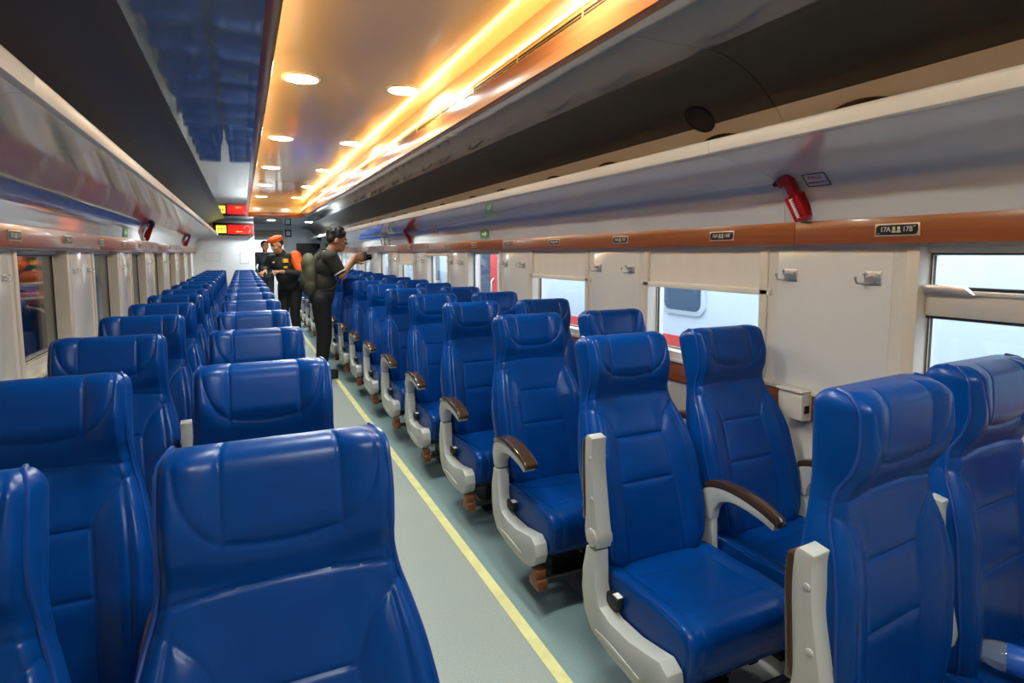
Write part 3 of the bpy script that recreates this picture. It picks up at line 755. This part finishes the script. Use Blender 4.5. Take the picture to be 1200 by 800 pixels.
link('border', fr.mesh('b', M['ink'], smooth=False), t)
link('lettering', text_mesh('PALU', .022, M['redink']), t, (0, -.003, .012), (R(90), 0, 0))
link('lettering', text_mesh('PEMECAH KACA', .0108, M['redink']), t, (0, -.003, -.012), (R(90), 0, 0))
t = sticker('exit_sticker', 1, 4.83, 1.613, .19, .075, M['green'], 'green square arrow sticker on the right cove')
link('arrow', MB().prism([(-.05, -.008), (.01, -.008), (.01, -.024), (.06, 0), (.01, .024), (.01, .008), (-.05, .008)], -.004, -.002, 'y').mesh('a', M['paper'], smooth=False), t)
t = sticker('warning_sticker', 1, 6.25, cove_at(1.38)[0], .20, .05, M['yellow_st'], 'yellow sticker on the right cove just left of the green one', cove_at(1.38)[1], 1.377)
mk = MB()
for i in range(5): mk.box(-.07 + .03 * i, -.05 + .03 * i, -.004, -.002, -.008, .006)
link('marks', mk.mesh('m', M['rust'], smooth=False), t)
t = sticker('exit_sticker', 1, 8.55, 1.60, .10, .06, M['green'], 'small green sticker on the far right cove beside the white frame')
link('arrow', MB().prism([(-.03, -.006), (.005, -.006), (.005, -.016), (.034, 0), (.005, .016), (.005, .006), (-.03, .006)], -.004, -.002, 'y').mesh('a', M['paper'], smooth=False), t)
t = sticker('exit_sticker', -1, 5.35, 1.61, .17, .075, M['green'], 'green sticker on the left cove before the framed hammer')
link('arrow', MB().prism([(-.05, -.008), (.01, -.008), (.01, -.024), (.06, 0), (.01, .024), (.01, .008), (-.05, .008)], -.004, -.002, 'y').mesh('a', M['paper'], smooth=False), t)
def wframe(sg, y, z, w, h, label):
    mb = MB()
    for (a, b, c, d) in ((-w, -w + .02, -h, h), (w - .02, w, -h, h), (-w, w, h - .02, h), (-w, w, -h, -h + .02)): mb.box(-.012, .004, a, b, c, d)
    o = link('white_frame', mb.mesh('wf', M['lip'], bevel=.003), None, (sg * 1.378, y, z), (0, R(-14 * sg), 0)); tag(o, label, 'frame'); return o
wframe(-1, 6.36, 1.655, .17, .085, 'white square frame around the red hammer on the left cove')
wframe(1, 8.85, 1.625, .12, .06, 'white square frame on the far right cove beside a green sticker')
# socket boxes on the dado
for k in range(5):
    y = 1.60 + 1.41 * k
    t = empty('socket_box', (1.448, y, .84)); tag(t, 'cream wall box on the right brown dado under the %s pier panel' % ORD[k], 'wall box', 'cream boxes on the right dado')
    link('body', MB().prism([(0, -.065), (-.055, -.06), (-.065, .03), (-.06, .05), (0, .055)], -.055, .055, 'y').mesh('b', M['frame'], bevel=.006), t)
    link('lid', MB().box(-.072, 0, -.06, .06, .052, .062).mesh('l', M['frame'], bevel=.004), t)
    link('socket', MB().box(-.045, -.02, -.058, -.054, -.03, .0).mesh('s', M['black'], smooth=False), t)

# ------------------------------------------------------------------ water bottle on the near right window seat
t = empty('water_bottle', (1.12, .60, .462), (0, R(90), R(118))); tag(t, 'clear plastic water bottle with blue label lying on the near right window seat', 'bottle')
link('body', MB().lathe([(.001, 0), (.026, .0), (.033, .006), (.034, .03), (.032, .036), (.034, .042), (.034, .055)] + [(.0335, .06), (.0335, .118)] + [(.034, .122), (.033, .135), (.028, .155), (.018, .172), (.0125, .180), (.0125, .196), (.001, .196)], 28).mesh('b', M['water'], angle=60), t)
link('label', MB().lathe([(.0338, .062), (.0346, .064), (.0346, .114), (.0338, .116)], 28).mesh('l', M['bottle_label']), t)
link('cap', MB().lathe([(.001, .203), (.014, .203), (.015, .2), (.015, .186), (.001, .186)], 20).mesh('c', M['bottle_cap']), t)

# ------------------------------------------------------------------ people
def hand(mb, wrist, d, palm_n, sz=1., curl=.7, thumb_side=1):
    """adds palm, four fingers and thumb. d: pointing direction, palm_n: direction the palm faces"""
    w = Vector(wrist); d = Vector(d).normalized(); n = Vector(palm_n); n = (n - d * n.dot(d)).normalized(); s = d.cross(n).normalized() * thumb_side
    for o in (-.024, -.008, .008, .024): mb.capsule(w + s * o * sz * .7, w + (d * .075 + s * o) * sz, .016 * sz, .013 * sz, 8)
    for o, L in ((-.028, .062), (-.0095, .075), (.0095, .080), (.028, .072)):
        p = w + (d * .082 + s * o) * sz; a = 0.; L *= sz
        for seg, r0, r1 in ((.45, .0098, .009), (.32, .009, .0082), (.23, .0082, .007)):
            a += curl * .75; q = p + (d * math.cos(a) + n * math.sin(a)) * L * seg; mb.capsule(p, q, r0 * sz, r1 * sz, 8); p = q
    p = w + (d * .025 + s * .026) * sz; q = p + (d * .032 + s * .026 + n * .014) * sz; r = q + (d * .030 + n * .016 + s * .002) * sz
    mb.capsule(p, q, .013 * sz, .0105 * sz, 8); mb.capsule(q, r, .0105 * sz, .008 * sz, 8)
def head(mb, c, fwd, up, sz=1.):
    """skull, jaw, nose, ears, lips, brow"""
    f = Vector(fwd).normalized(); u = Vector(up); u = (u - f * u.dot(f)).normalized(); l = u.cross(f).normalized(); c = Vector(c)
    rot = Matrix((l, f, u)).transposed()
    P = lambda x, y, z: c + (l * x + f * y + u * z) * sz
    mb.ell(P(0, -.005, .02), (.076 * sz, .095 * sz, .098 * sz), rot)
    mb.ell(P(0, .030, -.045), (.058 * sz, .062 * sz, .072 * sz), rot)
    mb.ell(P(0, .062, -.088), (.026 * sz, .024 * sz, .022 * sz), rot)
    mb.capsule(P(0, .088, .012), P(0, .106, -.022), .010 * sz, .014 * sz, 8)
    for s in (-1, 1):
        mb.ell(P(s * .016, .094, -.026), (.010 * sz, .010 * sz, .008 * sz), rot)
        mb.ell(P(s * .080, -.005, -.010), (.012 * sz, .020 * sz, .032 * sz), rot)
        mb.capsule(P(s * .012, .088, .028), P(s * .048, .074, .028), .009 * sz, .009 * sz, 8)
        mb.ell(P(s * .045, .062, -.03), (.024 * sz, .022 * sz, .022 * sz), rot)
    mb.capsule(P(-.022, .086, -.058), P(.022, .086, -.058), .0075 * sz, .0075 * sz, 8); mb.capsule(P(-.018, .083, -.07), P(.018, .083, -.07), .008 * sz, .008 * sz, 8)
    return P, rot
def eyes(parent, P, rot, sz=1.):
    w = MB(); 
    for s in (-1, 1): w.ell(P(s * .031, .078, .006), (.013 * sz, .010 * sz, .007 * sz), rot, 12, 8)
    link('eyes', w.mesh('eyes', M['paper']), parent)
    b = MB()
    for s in (-1, 1): b.ell(P(s * .031, .0855, .006), (.006 * sz, .004 * sz, .006 * sz), rot, 10, 6); b.capsule(P(s * .018, .095, .030), P(s * .050, .080, .030), .004 * sz, .004 * sz, 6)
    link('brows_and_pupils', b.mesh('brows', M['hair']), parent)

# --- photographer, standing in the aisle, turned to the right, shooting with both hands
px, py = .245, 6.95
T = empty('person', (px, py, 0)); tag(T, 'man in dark olive t-shirt and backpack photographing with a camera in both hands', 'person', None)
V = Vector
hipL, hipR = V((-.02, .10, .92)), V((-.02, -.10, .92))           # faces +x : his left is +y
chest = V((.05, 0, 1.30)); neck = V((.105, 0, 1.46)); hd = V((.175, -.015, 1.595))
shL, shR = V((.07, .185, 1.40)), V((.07, -.185, 1.40))
elL, elR = V((.215, .20, 1.20)), V((.19, -.225, 1.195))
wrL, wrR = V((.385, .045, 1.35)), V((.365, -.075, 1.40))
knL, knR = V((.01, .10, .50)), V((.0, -.09, .50)); anL, anR = V((-.03, .105, .08)), V((-.06, -.09, .08))
b = MB()
b.ell((-.01, 0, .96), (.125, .165, .13)); b.ell((.01, 0, 1.10), (.125, .155, .17)); b.ell((.045, 0, 1.30), (.135, .185, .17)); b.capsule(shL, shR, .075, .075)
b.capsule(chest + V((.02, 0, .12)), hd + V((-.02, 0, -.06)), .062, .055)
P, rot = head(b, hd, (1, -.12, -.22), (.2, 0, 1), 1.1)
for sh, el, wr in ((shL, elL, wrL), (shR, elR, wrR)): b.chain([sh, el, wr], [.060, .045, .031])
for h, k, a in ((hipL, knL, anL), (hipR, knR, anR)):
    b.chain([h, k, a], [.092, .062, .045]); b.capsule(a + V((0, 0, -.03)), a + V((.15, 0, -.045)), .042, .032)
hand(b, wrL, (.85, -.2, .30), (.3, -.75, .3), 1.05, .62, 1); hand(b, wrR, (.88, .05, .18), (.15, .8, -.1), 1.05, .62, -1)
body = link('body', remeshed(b, .0075, M['skin'], 3), T)
eyes(T, P, rot, 1.1)
hr = MB(); hr.ell(P(0, -.022, .054), (.100, .112, .098), rot); hr.ell(P(0, -.05, .02), (.092, .070, .080), rot)
for i in range(40):
    a = random.uniform(0, 6.28); e = random.uniform(.2, 1.5); hr.ell(P(.082 * math.cos(a) * math.cos(e) , -.025 + .095 * math.sin(a) * math.cos(e), .055 + .082 * math.sin(e)), (.030, .030, .028), rot, 8, 6)
link('hair', remeshed(hr, .008, M['hair'], 2), T)
s = MB(); s.ell((-.01, 0, .965), (.145, .185, .12)); s.ell((.01, 0, 1.10), (.145, .175, .18)); s.ell((.045, 0, 1.30), (.153, .20, .18)); s.capsule(shL, shR, .090, .090); s.capsule(chest + V((.02, 0, .10)), neck + V((0, 0, -.01)), .085, .072)
for sh, el in ((shL, elL), (shR, elR)): s.capsule(sh, sh + (el - sh) * .72, .082, .072)
link('shirt', remeshed(s, .010, M['shirt'], 4), T)
cf = MB()
for sh, el in ((shL, elL), (shR, elR)):
    d = (el - sh); cf.tube([sh + d * .80, sh + d * .86], [.0735, .0725], 20)
link('sleeve_cuff', cf.mesh('cuff', M['shirt_trim']), T)['label'] = 'pale sleeve edging'
tr_ = MB(); tr_.ell((-.015, 0, .93), (.135, .178, .12))
for h, k, a in ((hipL, knL, anL), (hipR, knR, anR)): tr_.chain([h, k, a], [.104, .080, .066])
link('trousers', remeshed(tr_, .010, M['trouser'], 4), T)
for a in (anL, anR):
    sh_ = MB(); sh_.capsule(a + V((-.03, 0, -.032)), a + V((.16, 0, -.044)), .048, .036); sh_.box(a.x - .07, a.x + .19, a.y - .04, a.y + .04, 0, .03)
    link('shoe', remeshed(sh_, .008, M['shoe'], 3), T)
# backpack
bp = empty('backpack', (px - .135, py, 1.20)); tag(bp, 'olive backpack worn by the man taking photographs', 'backpack')
g = MB(); g.ell((0, 0, .0), (.085, .15, .23)); g.ell((.0, 0, -.11), (.09, .15, .14)); g.ell((-.01, 0, .12), (.08, .13, .13)); 
link('main_bag', remeshed(g, .010, M['bag'], 3), bp)
g = MB(); g.ell((-.065, 0, -.08), (.05, .11, .11)); link('front_pocket', remeshed(g, .010, M['bag_dark'], 3), bp)
g = MB()
for y in (-.125, .125): g.tube([(.06, y, .20), (.14, y, .295), (.225, y, .285), (.30, y, .22), (.36, y, .08), (.325, y, -.06), (.22, y * 1.35, -.16), (.08, y * 1.2, -.18)], .017, 8, flat=.5)
link('strap', g.mesh('strap', M['bag_dark']), bp)
link('zip', MB().tube([(-.07, -.09, .10), (-.09, 0, .15), (-.07, .09, .10)], .004, 6).mesh('zip', M['black']), bp)
# camera held in his hands
cm = empty('camera', (px + .49, py - .02, 1.40), (0, R(-4), R(-4))); tag(cm, 'black camera held up in both hands of the man', 'camera')
link('body', MB().box(-.02, .02, -.068, .068, -.045, .042).box(-.022, .018, -.022, .022, .04, .062).mesh('cb', M['black'], bevel=.008), cm)
link('lens', MB().tube([(.02, 0, -.004), (.07, 0, -.004), (.075, 0, -.004)], [.034, .034, .030], 20).mesh('cl', M['tvblack']), cm)
link('screen', MB().box(-.0225, -.0195, -.036, .036, -.032, .022).mesh('cs', M['train_glass'], smooth=False), cm)

# --- officer with orange beret, leaning with one hand on a seat
ox, oy = .07, 9.75
T = empty('person', (ox, oy, 0)); tag(T, 'officer in orange beret and dark badged uniform resting a hand on the seats', 'person')
fw = V((-.55, -.83, 0)).normalized(); rt = V((fw.y, -fw.x, 0))      # rt: his right-hand side (towards -x side of picture)
def W(r, f, z): return rt * r + fw * f + V((0, 0, z))
hipR, hipL = W(.10, -.04, .92), W(-.10, -.04, .92)
shR, shL = W(.19, .13, 1.36), W(-.19, .11, 1.39)
hd = W(.03, .25, 1.575)
elR, wrR = W(.30, .17, 1.20), W(.285, .26, 1.185)
elR = W(.31, .12, 1.20); wrR = V((-.34, -.22, 1.175))
elL, wrL = W(-.30, .14, 1.14), W(-.06, .33, 1.17)
knR, knL, anR, anL = W(.09, .02, .50), W(-.09, 0, .50), W(.09, -.03, .08), W(-.10, -.05, .08)
b = MB()
b.ell(W(0, -.03, .95), (.165, .145, .13)); b.ell(W(0, .02, 1.10), (.16, .145, .17)); b.ell(W(0, .09, 1.27), (.185, .15, .16)); b.capsule(shL, shR, .072, .072)
b.capsule(W(.01, .12, 1.40), hd + V((0, 0, -.06)) - fw * .02, .062, .055)
P, rot = head(b, hd, fw + rt * .45 + V((0, 0, -.42)), (0, 0, 1))
b.chain([shR, elR, wrR], [.058, .044, .030]); b.chain([shL, elL, wrL], [.058, .044, .030])
for h, k, a in ((hipR, knR, anR), (hipL, knL, anL)):
    b.chain([h, k, a], [.09, .06, .044]); b.capsule(a + V((0, 0, -.03)), a + fw * .15 + V((0, 0, -.045)), .042, .032)
hand(b, wrR, V((-.45, -.8, -.12)), (0, 0, -1), 1.05, .35, 1); hand(b, wrL, rt * .9 + fw * .3 + V((0, 0, .05)), (fw * -.3 + V((0, 0, -1))), 1.05, .5, 1)
link('body', remeshed(b, .0085, M['skin2'], 3), T); eyes(T, P, rot)
hr = MB(); hr.ell(P(0, -.032, .028), (.081, .084, .085), rot); link('hair', remeshed(hr, .009, M['hair'], 2), T)
bt = MB(); bt.ell(P(-.01, 0.0, .095), (.125, .125, .045), rot @ Matrix.Rotation(R(-10), 3, 'Y')); bt.ell(P(0, -.005, .068), (.090, .104, .034), rot)
link('beret', remeshed(bt, .007, M['orange'], 3), T)['label'] = 'orange beret'
s = MB(); s.ell(W(0, -.03, .95), (.18, .16, .12)); s.ell(W(0, .02, 1.10), (.178, .165, .18)); s.ell(W(0, .09, 1.27), (.20, .168, .17)); s.capsule(shL, shR, .088, .088); s.capsule(W(.01, .12, 1.38), W(.02, .17, 1.46), .085, .07)
s.chain([shR, shR + (elR - shR), wrR - (wrR - elR) * .25], [.078, .062, .050]); s.capsule(elL, wrL - (wrL - elL) * .3, .060, .048)
link('jacket', remeshed(s, .010, M['uniform'], 4), T)
s = MB(); s.capsule(shL + V((0, 0, .01)), shL + (elL - shL) * .72, .091, .078); link('sleeve', remeshed(s, .009, M['orange'], 3), T)['label'] = 'bright orange sleeve'
def patch(o, name, m, P0, w, h):
    c = P0; mb = MB()
    q = [c + rt * (w * a) + V((0, 0, h * bq)) + fw * (.0 - .03 * abs(a)) for a in (-1, -.5, 0, .5, 1) for bq in (-1, 1)]
    vs = q + [p - fw * .03 for p in q]; fs = []
    for i in range(4): fs += [(2 * i, 2 * i + 2, 2 * i + 3, 2 * i + 1), (10 + 2 * i, 11 + 2 * i, 13 + 2 * i, 12 + 2 * i), (2 * i, 10 + 2 * i, 12 + 2 * i, 2 * i + 2), (2 * i + 1, 2 * i + 3, 13 + 2 * i, 11 + 2 * i)]
    fs += [(0, 1, 11, 10), (8, 18, 19, 9)]
    link(name, mb.add(vs, fs).mesh(name, m, smooth=False), o)
patch(T, 'chest_badge', M['badge'], W(-.085, .266, 1.335), .045, .030); patch(T, 'chest_badge', M['badge'], W(-.08, .262, 1.235), .032, .016); patch(T, 'name_patch', M['badge_w'], W(.09, .268, 1.31), .035, .011)
tr_ = MB(); tr_.ell(W(0, -.035, .92), (.17, .15, .12))
for h, k, a in ((hipR, knR, anR), (hipL, knL, anL)): tr_.chain([h, k, a], [.102, .078, .064])
link('trousers', remeshed(tr_, .011, M['trouser'], 4), T)
for a in (anR, anL):
    sh_ = MB(); sh_.capsule(a - fw * .03 + V((0, 0, -.032)), a + fw * .16 + V((0, 0, -.044)), .048, .036); sh_.capsule(a - fw * .03 + V((0, 0, -.055)), a + fw * .16 + V((0, 0, -.055)), .025, .025)
    link('shoe', remeshed(sh_, .009, M['shoe'], 3), T)

# --- simple standing figure builder for people farther off
def stander(x, y, z, yaw, label, skin, top, low, hair=True, vest=None, bag=True):
    T = empty('person', (x, y, z), (0, 0, yaw)); tag(T, label, 'person')      # faces -y locally
    b = MB(); b.ell((0, 0, .95), (.16, .125, .13)); b.ell((0, 0, 1.10), (.15, .115, .17)); b.ell((0, -.01, 1.30), (.18, .13, .16)); b.capsule((-.18, 0, 1.40), (.18, 0, 1.40), .065, .065)
    b.capsule((0, 0, 1.42), (0, -.02, 1.55), .058, .052)
    P, rot = head(b, (0, -.03, 1.61), (0, -1, -.1), (0, 0, 1))
    for s in (-1, 1):
        sh, el, wr = V((s * .20, 0, 1.39)), V((s * .255, .02, 1.12)), V((s * .20, -.16, .98))
        b.chain([sh, el, wr], [.055, .043, .030]); hand(b, wr, (-s * .4, -.9, -.1), (0, 0, -1), 1.05, .45, -s)
        b.chain([V((s * .09, 0, .92)), V((s * .095, -.01, .50)), V((s * .10, .02, .08))], [.09, .06, .044]); b.capsule((s * .10, .02, .045), (s * .11, -.14, .036), .042, .032)
    link('body', remeshed(b, .0095, skin, 3), T); eyes(T, P, rot)
    h = MB(); h.ell(P(0, -.025, .04), (.086, .096, .092), rot); link('hair', remeshed(h, .01, M['hair'], 2), T)
    s_ = MB(); s_.ell((0, 0, .95), (.178, .145, .12)); s_.ell((0, 0, 1.10), (.168, .132, .18)); s_.ell((0, -.01, 1.30), (.195, .148, .17)); s_.capsule((-.18, 0, 1.40), (.18, 0, 1.40), .08, .08)
    for s in (-1, 1): s_.chain([V((s * .20, 0, 1.39)), V((s * .255, .02, 1.12)), V((s * .21, -.12, 1.0))], [.072, .058, .048])
    link('shirt', remeshed(s_, .011, top, 4), T)
    t_ = MB(); t_.ell((0, 0, .92), (.17, .14, .12))
    for s in (-1, 1): t_.chain([V((s * .09, 0, .92)), V((s * .095, -.01, .50)), V((s * .10, .02, .09))], [.10, .078, .064])
    link('trousers', remeshed(t_, .011, low, 4), T)
    for s in (-1, 1):
        q = MB(); q.capsule((s * .10, .05, .045), (s * .112, -.15, .038), .046, .036); link('shoe', remeshed(q, .01, M['shoe'], 3), T)
    if vest:
        v_ = MB(); v_.ell((0, 0, 1.08), (.178, .142, .16)); v_.ell((0, -.01, 1.29), (.204, .158, .165)); v_.capsule((-.13, 0, 1.42), (.13, 0, 1.42), .076, .076); o = link('vest', remeshed(v_, .011, vest, 4), T)
        st = MB()
        for zz in (1.08, 1.24): st.tube([(.20 * math.cos(a), -.005 + .160 * math.sin(a), zz) for a in np.linspace(0, 2 * math.pi, 25)], .018, 6, False)
        link('reflective_band', st.mesh('band', M['yellow_st']), o)
    return T
stander(-.10, 14.6, 0, R(12), 'person in dark clothes standing in the end doorway behind the officer', M['skin'], M['navy'], M['trouser'])

# ------------------------------------------------------------------ outside, right: neighbouring train
XN = 3.0
def rr(a, b, z0, z1, r):
    pts = []
    for cy_, cz_, a0 in ((b - r, z1 - r, 0), (a + r, z1 - r, 90), (a + r, z0 + r, 180), (b - r, z0 + r, 270)):
        for q in np.linspace(a0, a0 + 90, 6): pts.append((cy_ + r * math.cos(R(q)), cz_ + r * math.sin(R(q))))
    return pts
def coach(name, y0, y1, mbody, label, stripe, wins, door=None):
    t = empty(name, (XN, y0, -1.0)); tag(t, label, 'train', 'neighbouring train carriages'); L = y1 - y0
    prof = [(0, .1), (0, 3.0), (.12, 3.35), (.5, 3.65), (1.4, 3.8), (2.3, 3.65), (2.68, 3.35), (2.8, 3.0), (2.8, .1)]
    link('body', MB().prism(prof, 0, L, 'y').mesh('body', mbody, bevel=.01), t)
    if stripe:
        link('stripe', MB().box(-.006, 0, .01, L - .01, 1.555, 1.69).mesh('stripe', M['train_red'], smooth=False), t)['label'] = 'red stripe'
    for (a, b, z0, z1) in wins:
        r = .07
        w = link('window', MB().prism(rr(a - .045, b + .045, z0 - .045, z1 + .045, .10), -.018, .002, 'x').mesh('wf', mbody, bevel=.008), t)
        link('pane', MB().prism(rr(a, b, z0, z1, r), -.021, -.012, 'x').mesh('wp', M['train_glass'], smooth=False), w)
    if door:
        a, b = door
        d = link('door', MB().box(-.02, .02, a, b, .35, 3.0).mesh('door', M['train_red'], bevel=.01), t)
        link('pane', MB().prism(rr(a + .24, b - .08, 1.72, 2.75, .12), -.028, -.018, 'x').mesh('dp', M['train_glass'], smooth=False), d)
        link('handle', MB().tube([(-.02, a + .10, 1.55), (-.06, a + .10, 1.6), (-.06, a + .10, 2.0), (-.02, a + .10, 2.05)], .015, 8).mesh('dh', M['chrome']), d)
    link('bogie', MB().box(.2, 2.6, .4, L - .4, 0, .12).mesh('bg', M['black'], bevel=.01), t)
    return t
coach('train_carriage', -5.0, 8.05, M['train_white'], 'white neighbouring train carriage with red stripe outside the right windows', True, [(8.82, 9.29, 1.93, 2.55)])
coach('train_carriage', 8.15, 9.75, M['train_grey'], 'grey neighbouring carriage end with a red door outside the right windows', False, [], (.08, .80))
coach('train_carriage', 9.85, 30., M['train_white'], 'farther white carriage beyond the red door outside the right windows', True, [(1.2, 2.4, 1.9, 2.5), (4, 5.2, 1.9, 2.5)])
g = MB().box(-14, 22, -8, 40, -1.1, -1.0); struct('ground', g.mesh('ground', M['platform'], smooth=False), 'track bed ground outside')
struct('underframe', MB().box(-1.5, 1.5, YB - .1, 18.3, -1.0, -.05).mesh('uf', M['dark'], smooth=False), 'dark box added under the carriage to stop light passing below')  # solid box added so no light passes under the carriage
# outside, left: platform, with an added station shell blocking sky light
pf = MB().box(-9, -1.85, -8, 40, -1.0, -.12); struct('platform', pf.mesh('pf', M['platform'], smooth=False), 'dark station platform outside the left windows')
sr = MB().box(-9.2, -1.7, -8, 40, 3.3, 3.5).box(-9.2, -9.0, -8, 40, -1, 3.5).box(-9.2, -1.7, -8.2, -8, -1, 3.5).box(-9.2, -1.7, 40, 40.2, -1, 3.5); struct('station', sr.mesh('sr', M['station'], smooth=False), 'dark station shell added to keep sky light off the left windows')
stander(-2.75, 8.1, -.12, R(60), 'person in orange vest on the dark platform outside the left window', M['skin2'], M['uniform'], M['trouser'], True, M['orange'])

# ------------------------------------------------------------------ world and camera
w = bpy.data.worlds.new('World'); SC.world = w; w.use_nodes = True
bg = w.node_tree.nodes['Background']; bg.inputs['Color'].default_value = (.80, .90, 1.0, 1); bg.inputs['Strength'].default_value = 5.0

cam = bpy.data.cameras.new('Camera'); co = bpy.data.objects.new('Camera', cam); COL.objects.link(co); SC.camera = co
f, cxp, cyp = 679., 595.6, 358.1; yaw, pit, rol = .4291, .0906, .0025
cam.sensor_fit = 'HORIZONTAL'; cam.sensor_width = 36; cam.lens = f * 36 / 1200
cam.shift_x = (600 - cxp) / 1200; cam.shift_y = -(400 - cyp) / 1200; cam.clip_start = .02
fwd = Vector((math.sin(yaw) * math.cos(pit), math.cos(yaw) * math.cos(pit), -math.sin(pit)))
right = Vector((math.cos(yaw), -math.sin(yaw), 0)); up = right.cross(fwd)
c_, s_ = math.cos(rol), math.sin(rol)
r2 = right * c_ - up * s_; u2 = right * s_ + up * c_
mw = Matrix((r2, u2, -fwd)).transposed().to_4x4(); mw.translation = Vector((-.582, 0, 1.443)); co.matrix_world = mw

SC.view_settings.view_transform = 'Standard'; SC.view_settings.look = 'None'; SC.view_settings.gamma = 1; SC.view_settings.use_curve_mapping = False
SC.view_settings.exposure = 0.4
